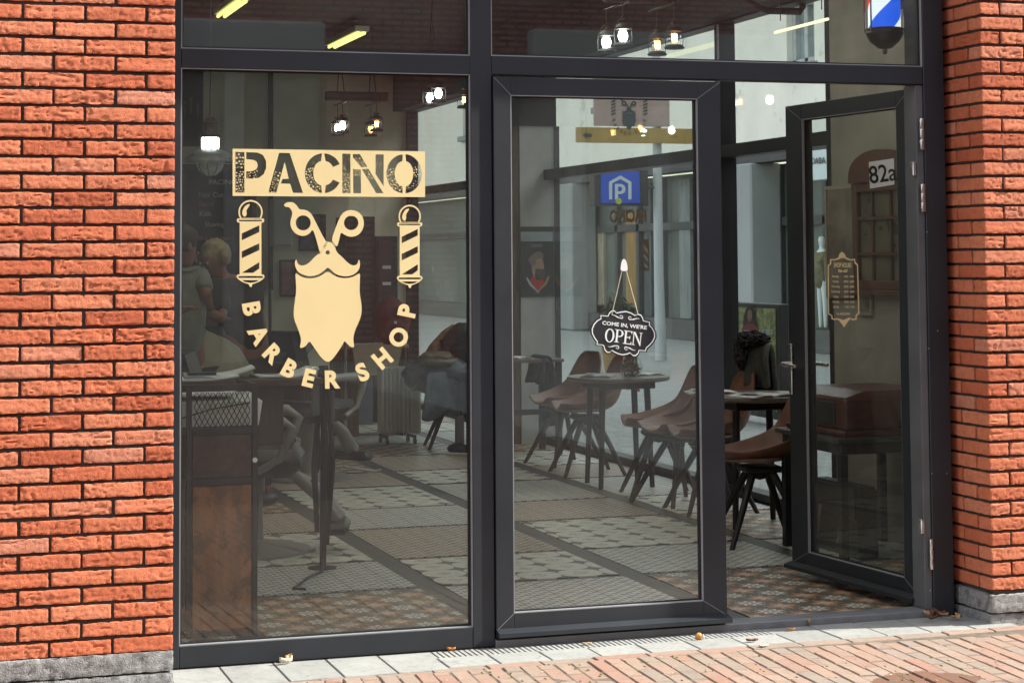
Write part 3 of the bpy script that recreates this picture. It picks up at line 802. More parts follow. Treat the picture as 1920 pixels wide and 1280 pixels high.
# ---------------- window logo (vinyl on the left pane)
LY = GY-.0012
def gfn(x, y, d): 
    p = at(x, -y, Y=LY-d); return p
def neg(lp): return [(x, -y) for x, y in lp]
logo = thing('shop_logo', None, None, parent=wf)
logo['label'] = 'cream vinyl logo with scissors, moustache, beard and barber poles'
z7 = lambda x, y: (430+x*370/1633, 270+y*290/1280)
def Z7(pts): return [z7(*p) for p in pts]
loops = [Z7([(27, 40), (1620, 62), (1620, 440), (27, 430)])]
P1 = [(50, 66), (125, 68), (125, 402), (50, 401)]
P2 = [(140, 68), (235, 72), (278, 92), (303, 140), (305, 200), (285, 250), (245, 280), (200, 287), (140, 286), (140, 228), (185, 226), (222, 212), (236, 180), (228, 150), (205, 134), (140, 126)]
A1 = [(412, 74), (500, 76), (610, 405), (528, 405), (503, 330), (425, 328), (440, 290), (492, 288), (458, 150), (388, 404), (322, 402)]
def arc(cx, cy, rx, ry, a0, a1, n=12): return [(cx+rx*math.cos(R(a)), cy-ry*math.sin(R(a))) for a in [a0+(a1-a0)*i/(n-1) for i in range(n)]]
C1 = arc(775, 242, 150, 164, 93, 267, 18)+arc(765, 242, 70, 100, 265, 95, 14)
C2 = arc(780, 242, 150, 164, 88, 27, 8)+arc(790, 242, 78, 100, 30, 85, 6)
C3 = arc(780, 242, 150, 165, -28, -86, 8)+arc(790, 242, 78, 100, -84, -32, 6)
I1 = [(935, 80), (1002, 82), (1002, 407), (935, 406)]
N1 = [(1022, 85), (1080, 84), (1142, 190), (1090, 192), (1070, 165), (1022, 110)]
N1b = [(1024, 208), (1088, 212), (1090, 408), (1026, 408)]
N2 = [(1210, 86), (1277, 88), (1277, 350), (1210, 250)]
N3 = [(1098, 210), (1150, 205), (1276, 408), (1215, 408)]
O1 = arc(1440, 247, 140, 160, 92, 268, 18)+arc(1436, 247, 68, 104, 266, 94, 14)
O2 = arc(1450, 247, 142, 162, 87, -87, 18)+arc(1456, 247, 66, 104, -85, 85, 14)
for lp in (P1, P2, A1, C1, C2, C3, I1, N1, N1b, N2, N3, O1, O2): loops.append(Z7(lp))
rr = random.Random(5)
def inpoly(p, poly):
    c = False; n = len(poly)
    for i in range(n):
        a, b = poly[i], poly[(i+1) % n]
        if (a[1] > p[1]) != (b[1] > p[1]) and p[0] < (b[0]-a[0])*(p[1]-a[1])/(b[1]-a[1])+a[0]: c = not c
    return c
spk = []
def specks(poly, box, n, smin=4, smax=10):
    k = 0; t = 0
    while k < n and t < n*25:
        t += 1; x = rr.uniform(box[0], box[2]); y = rr.uniform(box[1], box[3]); s = rr.uniform(smin, smax)
        ring = [(x+s*rr.uniform(.5, 1)*math.cos(a), y+s*rr.uniform(.4, 1)*math.sin(a)) for a in [i*math.pi/4 for i in range(8)]]
        if all(inpoly(q, poly) for q in ring) and all(math.hypot(x-q[0], y-q[1]) > s+q[2]+1 for q in spk):
            spk.append((x, y, s)); loops.append(Z7(ring)); k += 1
specks(P1, (50, 66, 125, 200), 14, 5, 12); specks(P1, (50, 230, 125, 402), 30, 5, 12); specks(P2, (140, 215, 230, 285), 14)
specks(A1, (322, 230, 420, 402), 22, 5, 11); specks(C1, (625, 200, 780, 405), 36, 5, 12); specks(C1, (660, 80, 780, 200), 6, 3, 5)
specks(I1, (935, 240, 1002, 406), 30, 5, 12); specks(I1, (935, 80, 1002, 240), 10, 3, 7); specks(N1b, (1024, 208, 1088, 260), 14); specks(N1, (1040, 120, 1142, 190), 12)
specks(N2, (1210, 88, 1277, 200), 9, 3, 6); specks(N3, (1098, 210, 1200, 300), 10); specks(O1, (1300, 200, 1440, 405), 36, 5, 12); specks(O2, (1500, 190, 1592, 270), 14); specks(O2, (1450, 300, 1592, 405), 14, 3, 6)
cutout('name_panel', [neg(l) for l in loops], gfn, M_gold, logo)

def Z(pts, o=(540, 380), s=360/1920): return [(o[0]+x*s, o[1]+y*s) for x, y in pts]
# scissors (zoom frames of 360 px)
sc = [(-22, 2), (10, -8), (55, -2), (92, 30), (110, 70), (160, 68), (205, 85), (240, 120), (262, 165), (372, 382), (400, 400), (330, 510), (318, 500), (262, 290), (240, 270), (225, 300), (190, 325), (145, 335), (95, 322), (50, 285), (24, 235), (24, 180), (42, 125), (44, 95), (28, 62), (5, 42), (-25, 44), (-44, 28)]
cutout('scissors', [neg(Z(smoothloop(sc, 2))), neg(Z(circ(152, 202, 75, 75)))], gfn, M_gold, logo)
sc2 = [(432, 375), (480, 240), (510, 165), (545, 105), (590, 78), (640, 72), (700, 90), (745, 135), (762, 200), (750, 265), (712, 318), (655, 342), (600, 338), (560, 318), (528, 295), (512, 370), (492, 442), (470, 425)]
cutout('scissors', [neg(Z(smoothloop(sc2, 1))), neg(Z(circ(632, 202, 72, 72)))], gfn, M_gold, logo)
mo = [(330, 505), (370, 395), (400, 390), (440, 400), (465, 430), (490, 500), (540, 540), (590, 595), (640, 628), (680, 625), (700, 600), (706, 568), (716, 575), (722, 620), (712, 665), (680, 705), (630, 730), (570, 738), (500, 725), (445, 690), (398, 640), (350, 690), (290, 725), (220, 738), (150, 722), (100, 690), (75, 650), (68, 605), (76, 572), (86, 568), (92, 600), (115, 626), (160, 630), (215, 598), (260, 548), (300, 515)]
cutout('moustache', [neg(Z(smoothloop(mo, 1))), neg(Z(circ(397, 497, 21, 22)))], gfn, M_gold, logo)
be = [(72, 695), (110, 728), (160, 750), (220, 758), (290, 748), (345, 720), (398, 682), (450, 722), (500, 745), (570, 757), (640, 745), (690, 720), (722, 700), (718, 800), (715, 900), (735, 1010), (738, 1100), (715, 1180), (672, 1270), (652, 1350), (658, 1410), (664, 1440), (640, 1448), (600, 1420), (566, 1375), (540, 1430), (480, 1520), (430, 1580), (397, 1592), (365, 1580), (310, 1520), (250, 1430), (214, 1378), (180, 1430), (140, 1452), (116, 1448), (128, 1400), (130, 1350), (100, 1260), (62, 1170), (55, 1080), (70, 980), (82, 880), (78, 780)]
cutout('beard', [neg(Z(smoothloop(be, 1)))], gfn, M_gold, logo)
def bpole(x0, y0, sx, sy):
    """barber pole drawn in a box 0..100 x 0..340"""
    T = lambda pts: [(x0+x*sx, y0+y*sy) for x, y in pts]
    L = []
    L.append(T([(8, 76)]+arc(50, 50, 47, 50, 215, -35, 26)+[(92, 76)]))
    L.append(T([(14, 74)]+arc(50, 50, 41, 43, 218, -38, 26)+[(86, 74)]))
    L.append(T(smoothloop([(50, 14), (30, 22), (18, 45), (18, 62), (30, 72), (36, 56), (33, 44), (42, 30)], 1)))
    cutout('pole_globe', [neg(l) for l in L], gfn, M_gold, logo)
    L = [T([(0, 76), (100, 76), (104, 84), (100, 92), (92, 94), (92, 306), (100, 307), (105, 316), (98, 326), (84, 336), (66, 344), (58, 346), (54, 358), (48, 358), (42, 346), (34, 344), (16, 336), (2, 326), (-5, 316), (0, 307), (8, 306), (8, 94), (0, 92), (-4, 84)])]
    L.append(T([(5, 82), (95, 82), (95, 88), (5, 88)])); L.append(T([(3, 313), (97, 313), (97, 321), (3, 321)]))
    L.append(T([(16, 330), (84, 330), (70, 338), (50, 341), (30, 338)]))
    for k, y in enumerate((138, 212)): L.append(T([(16, y), (84, y-34), (84, y-6), (16, y+28)]))
    L.append(T([(16, 300), (84, 256), (84, 282), (60, 300)]))
    cutout('pole_body', [neg(l) for l in L], gfn, M_gold, logo)
bpole(445.5, 375, .485, .455); bpole(746, 384, .445, .435)
# BARBER SHOP set on an arc
LET = [('B', 470, 578, 4), ('A', 484, 628, 20), ('R', 509, 663, 48), ('B', 541, 692, 58), ('E', 578, 710, 77), ('R', 621, 713, 90), ('S', 680, 699, 107), ('H', 718, 673, 128), ('O', 749, 633, 146), ('P', 765, 584, 176)]
cx_, cy_ = 617, 553
items = []
for ch, x, y, _a in LET:
    a = math.atan2(-(y-cy_), x-cx_)     # direction from the centre
    rot = a+math.pi/2
    items.append((ch, x, -y, 44, rot, .98, 2.1))
lettering('lettering', items, gfn, M_gold, logo)

# ---------------- OPEN sign on the closed leaf
SY = .004
def sfn(x, y, d): return at(x, -y, Y=SY-d)
def O(pts): return [(1100+x*140/1629, 570+y*110/1280) for x, y in pts]
osg = thing('open_sign', 'dark scalloped sign reading OPEN hanging from a white hook on the door glass', 'sign', tuple(at(1170, 670, Y=SY)))
out = [(300, 240), (460, 255), (490, 190), (540, 140), (600, 135), (650, 185), (740, 165), (860, 150), (970, 185), (1060, 240), (1120, 212), (1190, 232), (1225, 290), (1245, 360), (1385, 390), (1375, 455), (1440, 520), (1490, 620), (1495, 720), (1450, 820), (1380, 900), (1310, 960), (1290, 1025), (1150, 1015), (1125, 1085), (1070, 1135), (1010, 1130), (950, 1070), (880, 1100), (780, 1115), (680, 1090), (600, 1050), (545, 1015), (500, 1060), (440, 1060), (390, 1000), (370, 920), (340, 895), (215, 885), (225, 820), (170, 750), (115, 640), (110, 540), (150, 440), (220, 360), (305, 310)]
cxy = (800, 640)
def grow(pts, k): return [(cxy[0]+(x-cxy[0])*k, cxy[1]+(y-cxy[1])*(1+(k-1)*1.35)) for x, y in pts]
M_signb = mat('sign_board', (.022, .024, .028), .45, var=.1); M_signw = mat('sign_white', (.80, .84, .82), .6, var=.03)
bd = cutout('board', [neg(O(grow(out, 1.045)))], lambda x, y, d: at(x, -y, Y=SY+(.003 if d == 0 else 0)), M_signb, osg)
cutout('border_line', [neg(O(grow(out, 1.0))), neg(O(grow(out, .965)))], lambda x, y, d: sfn(x, y, d+.0004), M_signw, bd)
sgl = [('COME IN, WE\'RE', 1171, -610, 9.6, R(-6.4), 1.18, .25)]
lettering('small_lettering', sgl, lambda x, y, d: sfn(x, y, d+.0004), M_signw, bd)
def seriflet(ch, x, y, w_, h):
    """condensed serif capitals, box with origin at top left"""
    S = []; t = .17; e = .07
    if ch == 'O': return [[(x+w_*(.5+.5*math.cos(R(a))), y+h*(.5+.5*math.sin(R(a)))) for a in range(0, 360, 12)], [(x+w_*(.5+.30*math.cos(R(a))), y+h*(.5+.43*math.sin(R(a)))) for a in range(0, 360, 12)]]
    Q = {'P': [[(0, 0), (.62, 0), (.85, .06), (1, .2), (1, .34), (.85, .5), (.6, .56), (.38, .56), (.38, .94), (.55, .96), (.55, 1), (0, 1), (0, .96), (.16, .94), (.16, .05), (0, .04)], [(.38, .06), (.38, .5), (.58, .49), (.74, .42), (.78, .28), (.74, .13), (.6, .06)]],
         'E': [[(0, 0), (1, 0), (1, .2), (.95, .2), (.85, .06), (.38, .05), (.38, .46), (.68, .46), (.76, .36), (.8, .36), (.8, .62), (.76, .62), (.68, .52), (.38, .52), (.38, .94), (.85, .93), (.95, .78), (1, .78), (1, 1), (0, 1), (0, .96), (.16, .94), (.16, .05), (0, .04)]],
         'N': [[(0, 0), (.3, 0), (.82, .72), (.82, .05), (.7, .04), (.7, 0), (1.02, 0), (1.02, .04), (.91, .05), (.91, 1), (.82, 1), (.2, .14), (.2, .94), (.33, .96), (.33, 1), (0, 1), (0, .96), (.11, .94), (.11, .05), (0, .04)]]}[ch]
    return [[(x+w_*a, y+h*b) for a, b in l] for l in Q]
L = []
for ch, x, y, w_, h in (('O', 395, 520, 205, 300), ('P', 605, 545, 190, 280), ('E', 795, 570, 185, 290), ('N', 985, 600, 215, 285)):
    for lp in seriflet(ch, x, y, w_, h):
        L.append([(a+ (y+h-b)*.10-10, b+(a-x)*.14) for a, b in lp])
cutout('open_lettering', [neg(O(l)) for l in L], lambda x, y, d: sfn(x, y, d+.0004), M_signw, bd)
# scroll ornaments
sw_ = []
def scroll(cx, cy, s, m, fl):
    A = [(cx+m*(t*s), cy+fl*(math.sin(t*5.2)*26)*(1-t*.35)) for t in [i/14 for i in range(15)]]
    return stroke([(x, y) for x, y in A], [26*(1-.75*abs(i/7-1)) for i in range(15)])
for cx0, cy0, fl in ((850, 295, 1), (765, 950, -1)):
    for m_ in (-1, 1):
        sw_.append([(x, y+(x-cx0)*.14) for x, y in scroll(cx0+m_*60, cy0, 240, m_, fl)])
        sw_.append([(x, y+(x-cx0)*.14) for x, y in stroke([(cx0+m_*(95+34*math.cos(t)), cy0+34*math.sin(t)*fl*-1) for t in [i*.45 for i in range(1, 13)]], 13)])
for l in sw_:
    cutout('ornament', [neg(O(l))], lambda x, y, d: sfn(x, y, d+.0004), M_signw, bd)
m = MB()
hk = at(1170, 497, Y=.0); hp = at(1170, 508, Y=.0)
prof = [(x, y) for x, y in [(1163.5, 508), (1164, 498), (1166, 489), (1170, 484.5), (1174, 489), (1176.5, 498), (1177, 508)]]
hkobj = cutout('hook', [neg(smoothloop(prof, 1))], lambda x, y, d: at(x, -y, Y=.0035+(.018 if d == 0 else -.0)), M_white, osg)
for a_, b_ in (((1166, 507), (1147, 590)), ((1174, 507), (1196, 588))):
    MB().tube([at(*a_, Y=.006), at(*b_, Y=SY-.001)], .0016, 6).build('cord', mat('beige_cord', (.55, .50, .36), .8, var=.1), osg)

# ---------------- number, hours and handle on the open leaf
def lfn(x, y, d): return leafpt(x, -y, d)
num = cutout('number_sticker', [neg([(1629, 304), (1676, 297), (1677, 346), (1631, 354)])], lfn, mat('white_sticker', (.62, .64, .62), .5, var=.04), opened)
num['label'] = 'white sticker with house number 82a'
lettering('number', [('82a', 1655, -327, 46, R(8), .80, .6)], lambda x, y, d: lfn(x, y, d+.0012), M_black, num)
hz = lambda x, y: (1540+x/8, 460+y/8)
def H(pts): return [hz(*p) for p in pts]
frame_o = [(95, 300), (130, 270), (130, 205), (200, 205), (250, 190), (275, 120), (310, 95), (345, 120), (375, 190), (430, 210), (505, 200), (510, 250), (552, 290), (570, 1020), (530, 1060), (530, 1115), (460, 1120), (430, 1100), (380, 1170), (340, 1230), (300, 1170), (250, 1110), (200, 1120), (150, 1105), (150, 1060), (100, 1030)]
frame_i = [(112, 310), (148, 280), (150, 225), (205, 225), (262, 210), (300, 190), (345, 190), (375, 212), (430, 228), (490, 222), (492, 262), (535, 300), (552, 1010), (512, 1050), (512, 1095), (460, 1100), (420, 1082), (370, 1100), (330, 1120), (280, 1100), (235, 1090), (200, 1100), (168, 1088), (168, 1050), (118, 1020)]
hrs = thing('shop_hours', None, None, parent=opened); hrs['label'] = 'gold framed shop hours lettering on the glass'
cutout('ornate_border', [neg(H(frame_o)), neg(H(frame_i))], lfn, M_goldd, hrs)
def orn(pts, w_): cutout('ornament', [neg(H(stroke(pts, w_)))], lambda x, y, d: lfn(x, y, d+.0004), M_goldd, hrs)
for m_ in (-1, 1):
    orn([(318+m_*a, b) for a, b in ((0, 180), (20, 150), (40, 150), (45, 175), (25, 185), (70, 190), (100, 205))], 12)
    orn([(335+m_*a, b) for a, b in ((0, 1190), (25, 1160), (45, 1130), (30, 1115), (70, 1105), (90, 1115))], 12)
    orn([(322+m_*a, b) for a, b in ((5, 395), (30, 375), (65, 365), (60, 395), (25, 398))], 16)
days = ['Maandag', 'Dinsdag', 'Woensdag', 'Donderdag', 'Vrijdag', 'Zaterdag', 'Zondag']
hh = ['10:00 - 18:00', '09:30 - 18:00', '09:30 - 18:00', '09:30 - 20:00', '09:30 - 18:00', '09:30 - 18:00', '11:00 - 17:00']
it = []
x, y = hz(318, 300); it.append(('SHOP HOURS', x, -y, 12.5, R(-1), .43, .25))
for i in range(7):
    x, y = hz(212+i*1, 465+i*76); it.append((days[i], x, -y, 5.6, 0, .62, .12))
    x, y = hz(410+i*2, 468+i*76); it.append((hh[i], x, -y, 5.4, 0, .66, .12))
x, y = hz(325, 1028); it.append(('Tel. 0622223948', x, -y, 5.2, 0, .72, .12))
lettering('hours_lettering', it, lambda x, y, d: lfn(x, y, d+.0004), M_goldd, hrs)
# lever handle set on the lock stile: built in the leaf's own frame (x from the hinge, outer side -y)
hd = thing('handle', None, None, parent=opened)
U = -1.02
MB().cbox(U-.014, U+.014, -.011, -.0005, .845, 1.085, .003).build('back_plate', M_steel, hd, world=False, smooth=True)
m = MB(); m.tube([(U, -.010, .99), (U, -.050, .99), (U+.012, -.058, .99), (U+.125, -.058, .985)], [.011, .010, .010, .009], 12)
m.build('lever', M_steel, hd, world=False, smooth=True)
MB().cbox(U-.014, U+.014, .0625, .072, .845, 1.085, .003).build('back_plate', M_steel, hd, world=False, smooth=True)
m = MB(); m.tube([(U, .070, .99), (U, .11, .99), (U+.012, .118, .99), (U+.125, .118, .985)], [.011, .010, .010, .009], 12)
m.build('lever', M_steel, hd, world=False, smooth=True)

# ---------------- barber pole on the pier inside the top light
bx_, by_ = at(1659, 85, Y=.33).x, .33
zb_ = at(1659, 57, Y=.33).z
bp = thing('barber_pole', 'lit barber pole with red, white and blue stripes behind the top window', 'barber pole', (bx_, by_, zb_))
def polemat():
    m, nt, b = newmat('striped_cylinder'); v = tcoord(nt); s = nt.nodes.new('ShaderNodeSeparateXYZ'); nt.links.new(v, s.inputs[0])
    a = mth(nt, 'DIVIDE', mth(nt, 'ARCTAN2', s.outputs[1], s.outputs[0]), 2*math.pi)
    q = mth(nt, 'FRACT', mth(nt, 'ADD', mth(nt, 'MULTIPLY_ADD', s.outputs[2], -2.35, 10.05), a))
    n = nt.nodes.new('ShaderNodeValToRGB'); n.color_ramp.interpolation = 'CONSTANT'
    e = n.color_ramp.elements
    for p, c in ((.27, (.75, .02, .02, 1)), (.50, (.75, .85, .9, 1)), (.78, (.01, .12, .75, 1))): e.new(p)
    cs = [(.75, .02, .02, 1), (.75, .02, .02, 1), (.75, .85, .9, 1), (.01, .10, .72, 1), (.75, .85, .9, 1)]
    for k, p in enumerate((0, .0001, .27, .50, .80)):
        e[k].position = p; e[k].color = cs[k] if k < len(cs) else cs[0]
    e[0].color = (.75, .02, .02, 1)
    nt.links.new(q, n.inputs[0]); nt.links.new(n.outputs[0], b.inputs['Base Color']); nt.links.new(n.outputs[0], b.inputs['Emission Color'])
    b.inputs['Emission Strength'].default_value = .32; return m
MB().lathe((bx_, by_, zb_), [(0, .004), (.071, .004), (.071, .60), (0, .60)], 40).build('striped_cylinder', polemat(), bp, smooth=True)
M_chrome = mat('dark_chrome', (.30, .30, .31), .2, metal=1, var=.1)
m = MB(); 
m.lathe((bx_, by_, zb_), [(0, -.005), (.080, -.005), (.083, .003), (.078, .008), (0, .008)], 40)
m.lathe((bx_, by_, zb_), [(0, -.085), (.03, -.080), (.065, -.050), (.083, -.015), (.080, -.006), (0, -.006)], 40)
m.build('end_cap', M_blackm, bp, smooth=True)
m = MB()
for a in (150, 200, 330, 30): m.tube([(bx_+  .086*math.cos(R(a)), by_+  .086*math.sin(R(a)), zb_-.01), (bx_+  .086*math.cos(R(a)), by_+  .086*math.sin(R(a)), zb_+.6)], .004, 8)
m.build('guard_rod', M_chrome, bp, smooth=True)
MB().cbox(bx_+.09, bx_+.14, by_-.03, by_+.03, zb_+.1, zb_+.5, .004).build('wall_bracket', M_blackm, bp)
MB().lathe((bx_+.105, by_-.1, zb_-.05), [(0, 0), (.004, 0), (.004, .18), (0, .18)], 10).build('drop_rod', M_chrome, bp)
MB().lathe((bx_, by_, zb_-.083), [(0, 0), (.012, -.004), (.010, -.02), (0, -.026)], 12).build('finial', M_chrome, bp, smooth=True)
# ---------------- lamps
def emis(name, c, s):
    return mat(name, tuple(min(.8, x) for x in c), .5, var=0, emit=c, es=s)
E_white = emis('white_bulb', (.93, .98, 1), 14); E_amber = emis('amber_bulb', (1, .42, .12), 9); E_tube = emis('fluorescent_tube', (1, .97, .30), .42); E_tube2 = emis('small_tube', (1, .93, .50), .45); E_fill = emis('added_fill_tube', (1, .96, .86), 6)
E_barn = emis('opal_glass', (.95, 1, 1), 2.2)
M_lglass = glassmat('lantern_glass', .05)
M_iron = mat('old_iron', (.05, .042, .036), .55, metal=.4, var=.3, scale=30)
def lantern(par, x, y, z, white, dark=1):
    """z = middle of the glass"""
    l = thing('lantern', None, None, (x-par.location.x, y-par.location.y, z-par.location.z), parent=par)
    m = MB(); O_ = (0, 0, 0)
    m.lathe(O_, [(0, -.062), (.056, -.062), (.060, -.055), (.046, -.040), (0, -.040)], 20)
    m.lathe(O_, [(0, .038), (.044, .038), (.050, .046), (.034, .066), (.020, .074), (.022, .092), (.010, .098), (0, .098)], 20)
    m.tube([(0, 0, .096), (0, 0, .20)], .003, 6)
    m.tube([(-.052, 0, -.05), (-.056, 0, 0), (-.052, 0, .046), (-.03, 0, .085), (0, 0, .118), (.03, 0, .085), (.052, 0, .046), (.056, 0, 0), (.052, 0, -.05)], .0022, 6)
    m.build('cage', M_iron, l, world=False, smooth=True)
    MB().lathe(O_, [(.036, -.040), (.041, -.02), (.041, .02), (.036, .038)], 20).build('glass', M_lglass, l, world=False, smooth=True)
    if white: MB().ell((0, 0, .002), (.027, .027, .034)).build('bulb', E_white, l, world=False, smooth='all')
    else:
        m = MB()
        for k in (-.010, .002, .012): m.tube([(k, -.004, -.022), (k*1.3, .002, .024)], .0032, 6)
        m.build('bulb', E_amber, l, world=False)
    return l
for i, (ps, yn, yf, lab) in enumerate((
        (((1168, 68), (1137, 80), (1264, 72), (1232, 85)), 3.1, 3.5, 'lantern chandelier nearest the front with lanterns over the door glass'),
        (((822, 176), (806, 184), (884, 182), (871, 188)), 6.4, 6.9, 'lantern chandelier half hidden by the window mullion with two white bulbs'),
        (((642, 236), (633, 241), (706, 233), (695, 243)), 8.8, 9.3, 'lantern chandelier with visible dark beam above the gold name panel'))):
    P = [at(*ps[0], Y=yn), at(*ps[1], Y=yf), at(*ps[2], Y=yn), at(*ps[3], Y=yf)]
    zc = sum(p.z for p in P)/4
    xm = sum(p.x for p in P)/4; ym_ = (yn+yf)/2
    ch = thing('lantern_chandelier', lab, 'chandelier', (xm, ym_, zc+.26), group='lantern chandeliers')
    bw = .27 if i == 2 else .22
    MB().cbox(xm-bw, xm+bw, ym_-.045, ym_+.045, zc+.22, zc+.30, .006).build('beam', mat('dark_beam', (.03, .024, .02), .8, var=.4, stretch=(2, 20, 20)), ch)
    for sx in (-.14, .14):
        MB().tube([(xm+sx-.03, ym_, zc+.30), (xm+sx, ym_, 3.42)], .004, 6).build('chain', M_iron, ch)
        MB().tube([(xm+sx+.03, ym_, zc+.30), (xm+sx, ym_, zc+.55)], .004, 6).build('chain', M_iron, ch)
        MB().tube([(xm+sx, yn, zc+.2), (xm+sx, yf, zc+.2)], .008, 8).build('cross_bar', M_iron, ch)
    for k, p in enumerate(P): lantern(ch, p.x, p.y, p.z, k < 2)
# strip lights on the ceiling
for (a, b_, z, lab) in (((405, 30), (465, 0), 3.3, 'long yellow strip light near the top left corner'), ((620, 88), (680, 60), 3.3, 'long yellow strip light above the gold name panel'), ((1450, 60), (1556, 32), 2.75, 'yellow strip light hanging before the cream wall')):
    A = at(*a, Z=z); B = at(*b_, Z=z); x = (A.x+B.x)/2
    t = thing('strip_light', lab, 'strip light', (x, (A.y+B.y)/2, z), group='yellow strip lights'); wd_ = .06 if z > 3 else .018
    if z > 3: MB().cbox(x-wd_, x+wd_, B.y, A.y, z+.005, z+.05, .006).build('housing', mat('lamp_housing', (.75, .74, .6), .5, var=.05), t)
    for s in (-.025, .025) if z > 3 else (0,): MB().tube([(x+s, B.y+.03, z-.008), (x+s, A.y-.03, z-.008)], .013 if z > 3 else .008, 10).build('tube', E_tube if z > 3 else E_tube2, t)
    if z < 3: 
        for yy in (A.y, B.y): MB().tube([(x, yy-.1 if yy > B.y else yy+.1, z+.05), (x, yy-.1 if yy > B.y else yy+.1, 3.42)], .003, 6).build('cable', M_iron, t)
    else: MB().cbox(x-.03, x+.03, B.y+.2, A.y-.2, z+.05, 3.42, .004).build('mount', M_dark, t)
# strip lights added to brighten the interior, unseen above the picture's top edge
for k, (x, y) in enumerate(((.3, 1.6), (1.6, 1.6), (2.8, 1.6), (.3, 3.7), (1.6, 3.7), (2.8, 3.7))):
    t = thing('strip_light', 'added unseen strip light brightening the shop from above the picture, '+('front' if y < 3 else 'second')+' row, '+('left', 'middle', 'right')[k % 3], 'strip light', (x, y, 3.32))
    MB().cbox(x-.06, x+.06, y-.6, y+.6, 3.33, 3.415, .006).build('housing', mat('lamp_housing', (.75, .74, .6), .5, var=.05), t)
    for s in (-.03, .03): MB().tube([(x+s, y-.57, 3.315), (x+s, y+.57, 3.315)], .013, 8).build('tube', E_fill, t)
# a ceiling pipe bend before the cream wall
q = [at(1425, 15, Y=3.2), at(1440, 21, Y=3.2), at(1500, 22, Y=3.2), at(1505, 14, Y=3.2), at(1505, -40, Y=3.2)]
tag(MB().tube([q[0]+Vector((-.1, 0, .05))]+q, [.012, .018, .020, .022, .02, .02], 12).build('ceiling_pipe', M_iron, smooth=True), 'dark bent pipe under the ceiling in front of the cream wall', 'pipe')
# barn lamp
bc = at(388, 300, Y=5); zb2 = bc.z
bl = thing('pendant_lamp', 'dark enamel barn pendant lamp with glowing white glass collar', 'lamp', (bc.x+.02, 5, zb2))
X0 = bc.x+.02
m = MB(); m.lathe((X0, 5, zb2), [(.165, -.015), (.163, 0), (.13, .035), (.075, .062), (.055, .07), (.0, .07)], 36)
m.lathe((X0, 5, zb2), [(.160, -.015), (.125, .028), (.07, .054), (0, .06)], 36)
m.build('lamp_shade', mat('grey_enamel', (.16, .17, .165), .3, var=.1), bl, smooth=True)
MB().lathe((X0, 5, zb2), [(.054, .074), (.056, .08), (.056, .135), (.052, .142), (0, .142)], 28).build('glass_collar', E_barn, bl, smooth=True)
m = MB().lathe((X0, 5, zb2), [(.066, .142), (.066, .150), (.046, .165), (.040, .175), (.040, .225), (.046, .235), (.030, .262), (.008, .275), (0, .275)], 28)
for a in range(0, 360, 45): m.tube([(X0+.058*math.cos(R(a)), 5+.058*math.sin(R(a)), zb2+.070), (X0+.058*math.cos(R(a)), 5+.058*math.sin(R(a)), zb2+.145)], .003, 6)
m.build('neck', mat('rusty_brown', (.055, .03, .025), .6, var=.3, scale=20), bl, smooth=True)
MB().lathe((X0, 5, zb2), [(0, -.105), (.035, -.098), (.07, -.07), (.095, -.02), (.095, 0)], 28).build('glass_bowl', mat('frosted_bowl', (.62, .70, .70), .2, var=.2, scale=25), bl, smooth=True)
m = MB()
for a in range(0, 180, 36):
    m.tube([(X0+math.cos(R(a))*math.sin(t)*.099, 5+math.sin(R(a))*math.sin(t)*.099, zb2-.02-.088*math.cos(t)) for t in [-1.5+.3*i for i in range(11)]], .0022, 6)
m.build('wire_guard', M_iron, bl)
MB().tube([(X0, 5, zb2+.27), (X0+.004, 5, zb2+.6), (X0, 5, 3.42)], .005, 8).build('cord', M_iron, bl)

